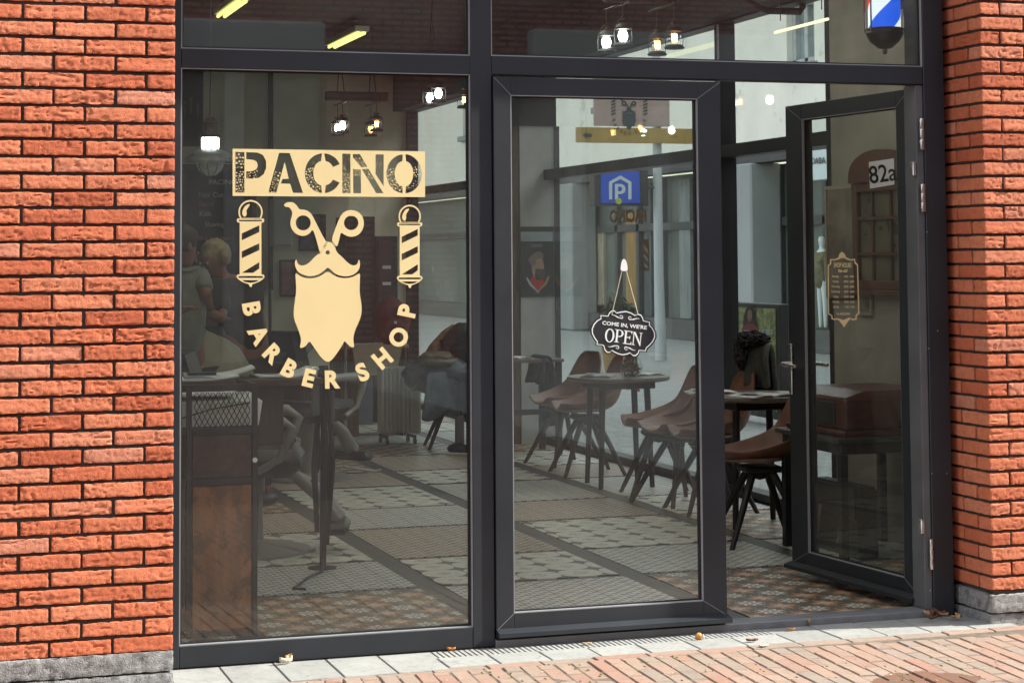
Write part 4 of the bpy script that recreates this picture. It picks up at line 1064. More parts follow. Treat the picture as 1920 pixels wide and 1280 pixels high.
# ---------------- bucket chairs
M_leather = mat('brown_leather', (.17, .08, .052), .5, var=.3, scale=8, bmp=.15, bscale=50)
M_pad = mat('seat_pad', (.32, .20, .145), .6, var=.25, scale=10, bmp=.2, bscale=60)
M_leg = mat('black_wood', (.02, .018, .016), .5, var=.2)
def chair(label, x, y, rz, group='brown bucket chairs along the side window'):
    t = thing('bucket_chair', label, 'chair', (x, y, 0), rz, group)
    prof = [(.225, .450), (.19, .440), (.12, .434), (.02, .432), (-.09, .438), (-.165, .458), (-.208, .515), (-.232, .60), (-.256, .70), (-.275, .775), (-.285, .81)]
    wid = [.12, .175, .21, .22, .222, .22, .212, .20, .178, .14, .085]
    m = MB(); n = 13; vs = []; fs = []
    for i, ((px, pz), w_) in enumerate(zip(prof, wid)):
        bk = min(1, max(0, (i-3)/4)); 
        for j in range(n):
            v = -1+2*j/(n-1); c_ = abs(v)**2.6
            wing = math.exp(-((i-5)/2.0)**2)
            vs.append((px+c_*(.05*bk+.03*wing), v*w_, pz+c_*(.055*(1-bk)+.08*wing)))
    for i in range(len(prof)-1):
        for j in range(n-1): fs.append((i*n+j, i*n+j+1, (i+1)*n+j+1, (i+1)*n+j))
    m.add(vs, fs); o = m.build('seat_shell', M_leather, t, smooth='all', world=False)
    md = o.modifiers.new('t', 'SOLIDIFY'); md.thickness = .018; md.offset = 0
    md = o.modifiers.new('s', 'SUBSURF'); md.levels = 1; md.render_levels = 1
    m = MB(); m.ell((.045, 0, .447), (.185, .19, .022), 24, 8, fn=lambda d: 1); m.build('seat_pad', M_pad, t, smooth='all', world=False)
    m = MB(); m.cbox(-.10, .10, -.10, .10, .375, .408, .01).lathe((0, 0, 0), [(0, .33), (.035, .34), (.04, .375), (0, .375)], 14)
    m.build('hub', M_leg, t, world=False)
    for sx in (-1, 1):
        for sy in (-1, 1):
            MB().tube([(sx*.045, sy*.045, .39), (sx*.13, sy*.13, .20), (sx*.215, sy*.205, 0)], [.021, .018, .013], 10).build('leg', M_leg, t, world=False, smooth=True)
    return t
chair('brown bucket chair standing nearest the open door', 3.36, 2.12, R(172))
chair('brown bucket chair between the two round tables with jacket over its back', 3.64, 3.42, R(178))
chair('middle bucket chair of the row between the tables', 3.61, 3.82, R(196))
chair('bucket chair pushed against the far round table on its near side', 3.64, 4.22, R(168))
chair('bucket chair beyond the far table with red cloth draped over it', 3.64, 5.55, R(176))
chair('farthest bucket chair before the plastered column', 3.70, 6.2, R(193))
chair('bucket chair turned to the window beyond the near table', 3.84, 2.62+.1, R(150)) if False else None
def rtable(label, x, y, r, h):
    t = thing('round_table', label, 'table', (x, y, 0), 0, 'round tables at the side window')
    MB().lathe((x, y, 0), [(0, h-.028), (r-.012, h-.028), (r, h-.018), (r, h-.008), (r-.004, h), (0, h)], 48).build('tabletop', mat('dark_wood_top', (.14, .11, .09), .32, var=.25, stretch=(2, 12, 12)), t, smooth=True)
    MB().cbox(x-r*.55, x+r*.55, y-r*.55, y+r*.55, h-.075, h-.029, .004).build('apron', M_leg, t)
    for a in (40, 130, 220, 310):
        c_, s_ = math.cos(R(a)), math.sin(R(a))
        MB().tube([(x+c_*r*.62, y+s_*r*.62, h-.05), (x+c_*r*.72, y+s_*r*.72, 0)], [.022, .016], 10).build('leg', M_leg, t, smooth=True)
T1 = (3.63, 2.78, .34, .725); T2 = (3.60, 4.82, .34, .715)
rtable('round dark table nearest the open door with papers on it', *T1)
rtable('round dark table behind the open sign with a jar on it', *T2)
M_paper = mat('paper', (.74, .76, .75), .8, var=.06)
M_print = mat('printed_paper', (.30, .31, .34), .7, var=.6, scale=9)
def magazine(label, x, y, z, w_, h_, rz, col_=None, group=None, open_=True):
    t = thing('magazine', label, 'magazine', (x, y, z), rz, group)
    n = 9; vs = []; fs = []
    for j in range(2):
        for i in range(n):
            u = -1+2*i/(n-1)
            vs.append((u*w_, (-.5 + j)*h_, .006+.014*abs(math.sin(abs(u)*3.0))*(1-abs(u)*.6)))
    for i in range(n-1): fs.append((i, i+1, n+i+1, n+i))
    o = MB().add(vs, fs).build('pages', M_paper if not col_ else col_, t, smooth='all', world=False)
    md = o.modifiers.new('t', 'SOLIDIFY'); md.thickness = .006; md.offset = -1
    MB().cbox(-w_-.003, w_+.003, -.5*h_-.003, .5*h_+.003, .0005, .003, .0008).build('cover', M_print, t, world=False)
    MB().box(-w_*.8, -w_*.2, -.3*h_, .3*h_, .0215, .0222).build('printed_picture', M_print, t, world=False)
magazine('open magazine on the near round table nearest the door handle', 3.60, 2.60, T1[3], .16, .22, R(20), group='magazines on the near table')
magazine('open magazine lying beside another at the window side of the near table', 3.45, 2.95, T1[3], .14, .2, R(-15), group='magazines on the near table')
magazine('open white magazine right of the jar on the far table', 3.78, 4.86, T2[3], .11, .2, R(10), group='magazines on the far table')
magazine('grey magazine left of the jar on the far table', 3.44, 4.78, T2[3], .10, .22, R(-30), col_=mat('grey_cover', (.30, .30, .30), .4, var=.3), group='magazines on the far table')
# jar with dried moss
j = at(1217, 692, Z=T2[3]); j = Vector((3.66, 4.74, T2[3]))
jar = thing('glass_jar', 'round glass jar with dried moss and twigs on the far table', 'jar', tuple(j))
MB().lathe(j, [(0, .001), (.055, .001), (.072, .03), (.076, .06), (.065, .10), (.048, .13), (.050, .150), (.053, .152)], 28).build('jar_glass', M_lglass, jar, smooth=True)
m = MB(); rr = random.Random(2)
for k in range(150):
    a = rr.uniform(0, 6.28); z = rr.uniform(.004, .15); r_ = rr.uniform(0, .060 if z < .08 else .04)
    c_ = Vector((j.x+r_*math.cos(a), j.y+r_*math.sin(a), j.z+z)); s = rr.uniform(.006, .014)
    m.ell(c_, (s, s, s*.7), 6, 4)
m.build('moss', mat('dried_moss', (.16, .11, .05), .9, var=.6, scale=40), jar)
m = MB()
for k in range(26):
    a = rr.uniform(0, 6.28); m.tube([(j.x, j.y, j.z+.10), (j.x+.03*math.cos(a), j.y+.03*math.sin(a), j.z+.15), (j.x+.05*math.cos(a), j.y+.05*math.sin(a), j.z+.15+rr.uniform(0, .05))], [.002, .002, .004], 5)
m.build('twigs', mat('green_twig', (.14, .17, .06), .9, var=.5, scale=40), jar)

# draped cloth helper: a sheet hanging over a bar, with folds
def drape(name, m_, p0, p1, front, back, wid, seed=1, n=22, thick=.012, par=None, flare=.25):
    """sheet over the line p0-p1; front/back = drop lengths on each side (side vector horizontal, perpendicular)"""
    p0, p1 = Vector(p0), Vector(p1); ax = (p1-p0); sd_ = Vector((-ax.y, ax.x, 0)).normalized()
    vs = []; fs = []; rows = 15
    for i in range(n):
        u = i/(n-1); b = p0+ax*u
        for r_ in range(rows):
            v = -1+2*r_/(rows-1); L = front if v < 0 else back; d = abs(v)
            fold = noise.noise(Vector((u*6+seed*7, v*1.5, seed)))*.045*d+noise.noise(Vector((u*17+seed*3, v*2.5, seed*2)))*.022*d
            off = (min(d*4, 1)*wid+fold+flare*wid*d)*(1 if v > 0 else -1)
            z = -max(0, d-.12)*L*(1+.12*noise.noise(Vector((u*4, seed*5, v))))+.01*noise.noise(Vector((u*9, v*5, seed)))
            vs.append(b+sd_*off+Vector((0, 0, z))+ax*((u-.5)*flare*.5*d))
    for i in range(n-1):
        for r_ in range(rows-1): fs.append((i*rows+r_, i*rows+r_+1, (i+1)*rows+r_+1, (i+1)*rows+r_))
    o = MB().add(vs, fs).build(name, m_, par, smooth='all')
    md = o.modifiers.new('t', 'SOLIDIFY'); md.thickness = thick; md.offset = 1
    md = o.modifiers.new('s', 'SUBSURF'); md.levels = 1; md.render_levels = 1
    return o
M_cloth_red = mat('red_cloth', (.42, .045, .03), .9, var=.3, scale=20)
tag(drape('red_cloth', M_cloth_red, (3.93, 5.40, .83), (3.93, 5.66, .83), .30, .2, .03, 3), 'red cloth hanging over a bucket chair behind the far table', 'cloth')
jk = tag(drape('jacket', mat('grey_nylon', (.05, .055, .045), .4, var=.4, scale=12, bmp=.6, bscale=30), (3.95, 3.22, .99), (3.94, 3.62, .98), .44, .30, .035, 5, thick=.035, flare=.25), 'dark grey puffer jacket hung over a bucket chair before the advertising board', 'jacket')
m = MB(); m.ell((3.93, 3.42, 1.0), (.075, .15, .05), 40, 22, fn=lambda d: 1+.35*noise.noise(d*6)+.2*noise.noise(d*14)); m.ell((3.90, 3.50, .93), (.05, .06, .11), 30, 20, fn=lambda d: 1+.35*noise.noise(d*6))
m.build('fur_collar', mat('black_fur', (.02, .017, .015), .95, var=.3), jk)

# trunk and small table by the side wall
A = at(1557, 735, Y=1.75); 
tb = thing('side_table', 'small black table below the red brown box seen through the open door glass', 'table', (3.72, 1.75, 0))
MB().cbox(3.40, 4.04, 1.30, 2.02, .585, .61, .004).build('tabletop', mat('dark_top', (.05, .05, .05), .3, var=.2), tb)
MB().cbox(3.43, 4.01, 1.33, 1.99, .53, .584, .004).build('apron', M_blackm, tb)
for x in (3.445, 3.995):
    for y in (1.345, 1.975): MB().cbox(x-.02, x+.02, y-.02, y+.02, 0, .529, .003).build('leg', M_blackm, tb)
tr = thing('wooden_box', 'red brown wooden box with dark grille front on the small black table', 'box', (3.72, 1.68, .61))
M_red = mat('red_mahogany', (.10, .022, .015), .35, var=.3, stretch=(3, 3, 20), scale=3)
MB().cbox(3.47, 3.99, 1.36, 1.98, .640, .80, .012).build('case', M_red, tr)
MB().cbox(3.455, 4.0, 1.345, 1.995, .611, .639, .006).build('base_moulding', M_red, tr)
MB().hexa([(3.48, 1.37, .801), (3.98, 1.37, .801), (3.98, 1.97, .801), (3.48, 1.97, .801), (3.60, 1.40, .83), (3.98, 1.40, .83), (3.98, 1.94, .83), (3.60, 1.94, .83)]).build('lid', M_red, tr)
MB().cbox(3.461, 3.469, 1.46, 1.88, .665, .775, .003).build('grille', mat('dark_grille', (.02, .022, .018), .5, var=.5, scale=90), tr)
bg = thing('black_case', 'black case with leather straps standing on the floor under the small table', 'case', (3.72, 1.6, 0))
MB().cbox(3.55, 3.66, 1.38, 1.92, .005, .36, .02).build('case_body', mat('black_leather', (.022, .02, .018), .5, var=.4, scale=12), bg)
MB().cbox(3.535, 3.549, 1.40, 1.90, .20, .355, .004).build('flap', M_blackm, bg)
for y in (1.52, 1.76): MB().tube([(3.53, y, .24), (3.515, y, .17), (3.52, y+.02, .10), (3.53, y+.06, .07)], .009, 8).build('strap', mat('tan_strap', (.20, .18, .14), .6), bg)

# wall decorations on the side wall
def wallpt(px, py, X=4.055): return at(px, py, X=X)
def wallrect(a, b_):   # two pixel corners -> y0,y1,z0,z1
    p, q = wallpt(*a), wallpt(*b_); return min(p.y, q.y), max(p.y, q.y), min(p.z, q.z), max(p.z, q.z)
y0, y1, z0, z1 = wallrect((1608, 345), (1715, 545))
wd = thing('wall_mirror', 'brown window shaped wall frame with crossing bars on the side wall', 'wall frame', (4.05, (y0+y1)/2, z0))
M_bw = mat('brown_frame_wood', (.10, .045, .032), .55, var=.3, stretch=(4, 4, 20))
f_ = .05
MB().cbox(4.02, 4.058, y0, y0+f_, z0, z1, .004).cbox(4.02, 4.058, y1-f_, y1, z0, z1, .004).cbox(4.02, 4.058, y0+f_, y1-f_, z0, z0+f_, .004).cbox(4.02, 4.058, y0+f_, y1-f_, z1-f_, z1, .004).cbox(4.0, 4.058, y0-.03, y1+.03, z0-.03, z0-.001, .004).build('frame', M_bw, wd)
MB().box(4.045, 4.05, y0+f_, y1-f_, z0+f_, z1-f_).build('panel', mat('smoky_panel', (.13, .115, .09), .3, var=.5, scale=4), wd)
m = MB()
for k in (1, 2): yy = y0+(y1-y0)*k/3; m.box(4.03, 4.044, yy-.008, yy+.008, z0+f_, z1-f_)
for k in (1, 2): zz = z0+(z1-z0)*k/3; m.box(4.028, 4.0435, y0+f_, y1-f_, zz-.008, zz+.008)
m.build('bars', M_bw, wd)
m = MB(); yc_ = (y0+y1)/2; hw = (y1-y0)/2+.02; na = 16; vs = []
for x in (4.005, 4.055):
    for i in range(na+1):
        a = math.pi*i/na; vs.append((x, yc_-hw*math.cos(a), z1+.001)); vs.append((x, yc_-hw*math.cos(a), z1+.002+.17*math.sin(a)**.7))
k_ = 2*(na+1); m.add(vs, [(2*i, 2*i+1, 2*i+3, 2*i+2) for i in range(na)]+[(k_+2*i, k_+2*i+2, k_+2*i+3, k_+2*i+1) for i in range(na)]+[(2*i+1, k_+2*i+1, k_+2*i+3, 2*i+3) for i in range(na)])
m.build('pediment', M_bw, wd)
y0, y1, z0, z1 = wallrect((1553, 350), (1608, 560))
pb_ = thing('pin_board', 'tall pale brown board hung left of the brown wall frame', 'board', (4.05, (y0+y1)/2, z0))
MB().cbox(4.035, 4.058, y0+.01, y1, z0, z1, .003).build('panel', mat('pale_board', (.20, .17, .14), .8, var=.5, scale=5), pb_)
MB().box(4.030, 4.0345, y0+.01, y1, z1-.02, z1).box(4.030, 4.0345, y1-.02, y1, z0, z1-.021).build('edge', mat('pale_edge', (.30, .27, .22), .7), pb_)
y0, y1, z0, z1 = wallrect((1612, 550), (1638, 592))
pf = thing('small_picture', 'small pale framed picture below the brown wall frame', 'picture', (4.05, (y0+y1)/2, z0))
MB().cbox(4.04, 4.058, y0, y1, z0, z1, .003).build('frame', mat('pale_edge', (.30, .27, .22), .7), pf)
MB().box(4.036, 4.0395, y0+.02, y1-.02, z0+.02, z1-.02).build('print', mat('faint_print', (.16, .17, .14), .6, var=.6, scale=12), pf)

# poster on the column, with a bearded head in profile
PYc = 7.738
def cfn(x, y, d): return at(x, -y, Y=PYc-d)
po = thing('barber_poster', 'dark poster with bearded man in red scarf on the plaster column', 'poster', tuple(at(1007, 555, Y=PYc)))
cutout('backing', [neg([(976, 425), (1038, 425), (1040, 555), (977, 557)])], lambda x, y, d: at(x, -y, Y=PYc+(.008 if d == 0 else 0)), mat('poster_black', (.035, .04, .04), .5), po)
def pc(nm, pts, mt, l=1): cutout(nm, [neg(pts)], lambda x, y, d: cfn(x, y, d+.0004*l), mt, po)
pq = lambda x, y: (960+x*180/823, 400+y*280/1280)
def PQ(pts): return [pq(*p) for p in pts]
pc('pale_band', PQ([(75, 158), (350, 158), (350, 240), (75, 240)]), mat('pale_blue_grey', (.30, .36, .38), .6))
pc('small_band', PQ([(165, 262), (262, 262), (262, 290), (165, 290)]), mat('grey_band', (.12, .14, .14), .6))
pc('hair', PQ(smoothloop([(135, 400), (160, 365), (200, 330), (245, 325), (270, 350), (272, 390), (215, 390), (200, 450), (165, 470), (160, 420)], 1)), mat('grey_hair', (.22, .17, .15), .8))
pc('face', PQ(smoothloop([(210, 388), (265, 388), (268, 420), (278, 460), (270, 480), (225, 480), (195, 500), (200, 570), (170, 500), (172, 450), (205, 440)], 1)), mat('poster_skin', (.42, .30, .22), .8), 2)
pc('beard', PQ(smoothloop([(205, 470), (270, 480), (282, 500), (280, 550), (255, 565), (215, 540), (195, 500)], 1)), mat('poster_beard', (.10, .085, .08), .8), 3)
pc('scarf', PQ([(160, 560), (180, 530), (215, 575), (260, 560), (275, 590), (215, 665), (165, 590)]), mat('poster_red', (.42, .04, .035), .7), 3)
pc('blade', PQ(stroke([(125, 550), (160, 610), (230, 680)], [14, 22, 10])), mat('blade_grey', (.45, .47, .5), .5), 4)
pc('wood_handle', PQ(stroke([(315, 540), (290, 600), (210, 680)], [14, 22, 10])), mat('blade_wood', (.45, .25, .11), .6), 4)

# narrow table with papers and dark coat before the column
ct = thing('console_table', 'narrow dark table before the column with dark coats over its end', 'table', (3.65, 7.1, 0))
MB().cbox(3.38, 3.93, 6.85, 7.35, .70, .725, .004).build('tabletop', mat('dark_wood_top', (.14, .11, .09), .32), ct)
for x in (3.41, 3.90):
    for y in (6.9, 7.3): MB().cbox(x-.022, x+.022, y-.022, y+.022, 0, .699, .003).build('leg', M_blackm, ct)
MB().cbox(3.37, 3.94, 6.95, 6.99, .30, .34, .003).build('stretcher', M_blackm, ct)
magazine('pale magazine lying on the narrow table by the column', 3.6, 7.05, .725, .12, .2, R(5))
tag(drape('dark_coat', mat('navy_cloth', (.02, .022, .05), .8, var=.4, scale=15), (3.80, 6.84, .755), (3.80, 7.16, .755), .62, .25, .05, 8, thick=.02), 'navy coat hanging over the end of the narrow table', 'coat')

# oil heater
hx, hy = 2.98, 8.2
ht = thing('oil_heater', 'white ribbed oil heater on castors on the tiled floor', 'heater', (hx, hy, 0))
M_heat = mat('off_white_enamel', (.62, .66, .62), .4, var=.08)
for k in range(8):
    x = hx-.155+.034*k; MB().cbox(x-.011, x+.011, hy-.08, hy+.08, .09, .62, .010).build('fin', M_heat, ht)
m = MB(); m.tube([(hx-.16, hy, .55), (hx+.09, hy, .55)], .03, 12).tube([(hx-.16, hy, .15), (hx+.09, hy, .15)], .03, 12); m.build('oil_pipe', M_heat, ht)
MB().cbox(hx+.095, hx+.165, hy-.085, hy+.085, .08, .63, .02).build('control_box', M_heat, ht)
for x in (hx-.13, hx+.1): 
    MB().cbox(x-.012, x+.012, hy-.12, hy+.12, .05, .075, .003).build('foot_bar', M_blackm, ht)
    for y in (hy-.11, hy+.11): MB().lathe((x, y, .026), [(0, -.01), (.025, -.01), (.025, .01), (0, .01)], 14, axis='x').build('castor', M_black, ht)

# work desk with paper, backpack and cup
dx0, dx1, dy0 = at(662, 655, Z=.78).x-.05, at(775, 655, Z=.78).x+.1, 8.75
dk = thing('work_desk', 'light wooden counter with brown board sides behind the oil heater', 'counter', (2.85, 9.0, 0))
MB().cbox(2.62, 3.22, 8.8, 9.3, .74, .765, .004).build('top', mat('light_wood', (.42, .34, .25), .6, var=.2, stretch=(2, 14, 14)), dk)
MB().cbox(2.64, 2.80, 8.86, 9.28, 0, .739, .004).build('side_panel', mat('brown_board', (.13, .075, .045), .6, var=.3, stretch=(10, 10, 1)), dk)
MB().cbox(2.805, 2.93, 8.9, 9.25, .1, .739, .004).build('grey_panel', mat('blue_grey_panel', (.20, .24, .30), .6, var=.15), dk)
MB().cbox(3.18, 3.21, 8.86, 9.28, 0, .739, .004).build('side_panel', mat('brown_board', (.13, .075, .045), .6), dk)
pp = MB().hexa([(2.76, 8.76, .52), (3.10, 8.76, .52), (3.10, 8.765, .52), (2.76, 8.765, .52), (2.72, 8.775, .772), (3.16, 8.775, .772), (3.16, 8.78, .772), (2.72, 8.78, .772)]).build('paper_sheet', mat('beige_paper', (.50, .43, .32), .8, var=.1))
tag(pp, 'large beige paper sheet taped to the counter front', 'paper')
bk = thing('backpack', 'maroon backpack with carrying loop standing on the wooden counter', 'backpack', (3.13, 9.05, .765))
M_mar = mat('maroon_nylon', (.13, .028, .028), .75, var=.35, scale=10, bmp=.3, bscale=40)
MB().ell((3.13, 9.05, .955), (.155, .09, .195), 24, 16, fn=lambda d: 1+.10*max(abs(d.x), abs(d.z))**4).build('bag_body', M_mar, bk, smooth='all')
MB().ell((3.13, 8.96, .88), (.12, .04, .10), 20, 12).build('front_pocket', M_mar, bk, smooth='all')
MB().tube([(3.10, 9.05, 1.13), (3.11, 9.05, 1.17), (3.15, 9.05, 1.17), (3.17, 9.05, 1.12)], .008, 8).build('carry_loop', M_blackm, bk)
MB().cbox(3.12, 3.145, 8.912, 8.922, .94, .965, .002).build('badge', M_white, bk)
cu_ = thing('paper_cup', 'pale paper cup beside the maroon backpack on the counter', 'cup', (3.21, 8.9, .765))
MB().lathe((3.19, 8.86, .765), [(0, .001), (.026, .001), (.036, .11), (.034, .11), (.025, .006)], 20).build('cup_wall', mat('pale_cup', (.50, .62, .60), .6, var=.2), cu_, smooth=True)

# coats piled on a chair in front of the desk
c1 = chair('bucket chair buried under a pile of coats beside the oil heater', 3.30, 7.72, R(170), group=None)
M_olive = mat('olive_coat', (.17, .16, .12), .8, var=.35, scale=8, bmp=.6, bscale=22)
M_bluec = mat('blue_grey_coat', (.07, .09, .11), .6, var=.4, scale=8, bmp=.7, bscale=22)
M_tan = mat('tan_sleeve', (.22, .125, .075), .8, var=.3, scale=10, bmp=.5, bscale=25)
def pile(name, lab, m_, c_, r_, seed, cat='coat'):
    o = MB().ell(c_, r_, 44, 26, fn=lambda d: 1+.20*noise.noise(d*1.7+Vector((seed, 0, 0)))+.13*noise.noise(Vector((d.x*3.5, d.y*3.5, d.z*7))+Vector((0, seed, 0)))).build(name, m_, smooth='all'); return tag(o, lab, cat)
pile('coat', 'blue grey padded coat lying on the chair seat by the heater', M_bluec, (3.20, 7.60, .58), (.34, .26, .15), 1)
pile('coat', 'dark wool coat bundled on top of the blue grey coat', mat('dark_wool', (.055, .045, .05), .9, var=.4, bmp=.5, bscale=30), (3.40, 7.66, .80), (.22, .22, .17), 4)
sl_ = MB().tube([(2.98, 7.42, .52), (3.08, 7.5, .62), (3.2, 7.6, .74), (3.32, 7.68, .86), (3.42, 7.7, .92)], [.055, .065, .062, .055, .045], 16).build('coat', M_olive, smooth='all')
tag(sl_, 'olive grey quilted coat sleeve stretched over the coat pile', 'coat')
sl_ = MB().tube([(3.04, 7.58, .68), (3.14, 7.66, .78), (3.26, 7.75, .88), (3.34, 7.8, .93)], [.05, .06, .055, .045], 16).build('coat', M_tan, smooth='all')
tag(sl_, 'tan jacket sleeve lying behind the olive sleeve', 'jacket')
pile('coat', 'black coat heaped over the top of the chair back by the column', mat('black_wool', (.03, .027, .03), .9, var=.4, bmp=.5, bscale=30), (3.52, 7.66, .66), (.14, .24, .26), 9)
pile('coat', 'pale olive coat folded on top of the blue grey coat', M_olive, (3.10, 7.5, .70), (.17, .16, .07), 12)
tag(drape('coat', M_bluec, (2.98, 7.34, .62), (3.36, 7.44, .64), .40, .16, .04, 12, thick=.02, flare=1.1), 'blue grey coat skirt hanging off the chair towards the floor', 'coat')
for i, (x, y, c_) in enumerate(((3.245, 7.36, (.20, .19, .22)), (3.335, 7.36, (.18, .12, .28)))):
    b_ = thing('flask', ('grey' if i == 0 else 'purple')+' steel flask standing between the chair legs beside the heater', 'flask', (x, y, 0))
    MB().lathe((x, y, 0), [(0, .001), (.034, .001), (.036, .01), (.036, .25), (.030, .28), (0, .282)], 20).build('flask_body', mat('flask_'+('grey' if i == 0 else 'purple'), c_, .4, var=.1), b_, smooth=True)
    MB().lathe((x, y, .282), [(0, .0), (.022, .0), (.022, .04), (0, .04)], 16).build('flask_lid', M_black, b_)
for i, (x, y) in enumerate(((3.20, 7.13), (3.30, 7.05))):
    b_ = thing('shoe', 'black shoe with pale sole, '+('left' if i == 0 else 'right')+' one of the pair on the floor', 'shoe', (x, y, 0), R(-35), 'pair of black shoes')
    MB().ell((0, 0, .045), (.125, .045, .05), 20, 12, fn=lambda d: (1.0 if d.x < 0 else .95-.25*max(0, d.z))).build('shoe_upper', M_black, b_, smooth='all', world=False)
    MB().cbox(-.13, .13, -.045, .045, .0, .02, .008).build('shoe_sole', M_white, b_, world=False)

# dark lockers and pole at the back
m = thing('locker', 'tall dark blue grey metal lockers at the back of the shop', 'locker', (2.9, 10.2, 0))
xa = at(742, 560, Y=10.2).x; xb_ = at(705, 560, Y=10.2).x; xc = at(668, 560, Y=10.2).x
M_lock = mat('locker_paint', (.045, .055, .065), .5, var=.2)
MB().cbox(xb_, xa+.02, 10.2, 10.7, 0, 1.70, .005).build('cabinet', M_lock, m)
MB().cbox(xb_+.02, xa, 10.185, 10.199, .05, 1.66, .003).build('locker_door', M_lock, m)
for z in (1.25, 1.4): MB().cbox(xa-.13, xa-.05, 10.176, 10.184, z, z+.03, .002).build('label_plate', M_white, m)
m2 = thing('coat_cupboard', 'black cupboard left of the dark lockers reaching above them', 'cupboard', (xc, 10.2, 0))
MB().cbox(xc-.08, xb_-.003, 10.22, 10.7, 0, 1.88, .005).build('cabinet', M_blackm, m2)
MB().cbox(xc-.06, xb_-.02, 10.205, 10.219, .1, 1.8, .003).build('door', M_black, m2)
pp_ = at(648, 700, Y=8.0)
tag(MB().tube([(pp_.x, 8.0, 0), (pp_.x, 8.0, .84)], .012, 10).lathe((pp_.x, 8.0, 0), [(0, 0), (.09, .001), (.09, .012), (0, .018)], 20).build('steel_post', M_steel, smooth=True), 'thin steel post standing under the cream logo', 'post')
# things on the back wall
def backrect(px0, py0, px1, py1, Y=11.38):
    a, b_ = at(px0, py0, Y=Y), at(px1, py1, Y=Y); return a.x, b_.x, b_.z, a.z
x0, x1, z0, z1 = backrect(511, 372, 548, 461, 11.2)
wc = thing('wall_cabinet', 'pale grey wall cabinet above the hair wash basin', 'cabinet', (x0, 11.3, z0))
MB().cbox(x0, x1, 11.2, 11.39, z0, z1, .006).build('cabinet_body', mat('pale_grey_paint', (.42, .45, .43), .6, var=.06), wc)
MB().cbox(x0+.01, x1-.01, 11.187, 11.199, z0+.01, z1-.01, .003).build('cabinet_door', mat('pale_grey_paint', (.42, .45, .43), .6), wc)
for (r_, lab, c_) in (((524, 487, 556, 556), 'colourful abstract poster left of the cream beard', (.22, .10, .10)), ((560, 402, 611, 470), 'dark framed picture behind the cream scissors', (.06, .045, .045))):
    x0, x1, z0, z1 = backrect(*r_)
    p = thing('wall_picture', lab, 'picture', (x0, 11.38, z0))
    MB().cbox(x0, x1, 11.372, 11.398, z0, z1, .004).build('frame', M_blackm, p)
    mm = mat('abstract_print_%d' % r_[0], c_, .6, var=.9, scale=7)
    MB().box(x0+.02, x1-.02, 11.366, 11.371, z0+.02, z1-.02).build('print', mm, p)
# chalk menu board
x0, x1, z0, z1 = backrect(350, 318, 470, 560, 10.2)
mb_ = thing('menu_board', 'brown framed chalk price board behind the pendant lamp', 'menu board', (x0, 10.2, z0))
MB().cbox(x0, x1, 10.2, 10.24, z0, z1, .005).build('board', mat('chalkboard', (.035, .028, .026), .8, var=.3, scale=3), mb_)
f_ = .05
MB().cbox(x0-f_, x0-.001, 10.185, 10.24, z0, z1, .004).cbox(x1+.001, x1+f_, 10.185, 10.24, z0, z1, .004).cbox(x0-f_, x1+f_, 10.185, 10.24, z1+.001, z1+f_, .004).cbox(x0-f_, x1+f_, 10.185, 10.24, 0.0, z0-.001, .004).build('frame', M_bw, mb_)
mfn = lambda x, y, d: at(x, -y, Y=10.198-d)
lettering('chalk_lettering', [('PACINO', 418, -342, 13, 0, 1.1, .4), ('Hair Cut', 395, -366, 13, 0, 1, .3), ('Kids', 385, -401, 13, 0, 1, .3), ('Shaving', 402, -421, 12, 0, 1, .3)], mfn, mat('chalk_white', (.35, .33, .32), .9, var=.4, scale=30), mb_)
lettering('chalk_lettering', [('Beard', 387, -383, 12, 0, 1, .3), ('Hair and Beard', 405, -447, 11, 0, 1, .3)], mfn, mat('chalk_pink', (.36, .12, .12), .9, var=.4, scale=30), mb_)
# group picture: a plain generic stand-in, dark with three pale figures
x0, x1, z0, z1 = backrect(338, 120, 381, 275, 10.6)
gp = thing('group_picture', 'tall dark picture of suited men high on the left', 'picture', (x0, 10.6, z0))
MB().cbox(x0-.3, x1, 10.6, 10.64, z0, z1, .004).build('backing', mat('picture_dark', (.022, .017, .014), .6, var=.5, scale=3), gp)
gf = lambda x, y, d: at(x, -y, Y=10.598-d)
M_fig = mat('picture_grey', (.13, .115, .10), .8, var=.4, scale=20)
for (x, y, s) in ((346, 194, 1), (358, 188, 1), (371, 198, .9)):
    cutout('figure', [neg(circ(x, y, 3.2*s, 4.4*s, 14))], gf, M_fig, gp)
    cutout('figure', [neg([(x-2.5, y+6*s), (x+2.5, y+6*s), (x+1, y+26*s), (x-1, y+26*s)])], gf, M_fig, gp)
tag(MB().box(at(508, 200, Y=11.37).x-.02, at(508, 200, Y=11.37).x+.02, 11.36, 11.398, 1.2, 3.4).build('wall_conduit', M_steel if False else M_blackm), 'thin dark vertical conduit running down the back wall', 'conduit')
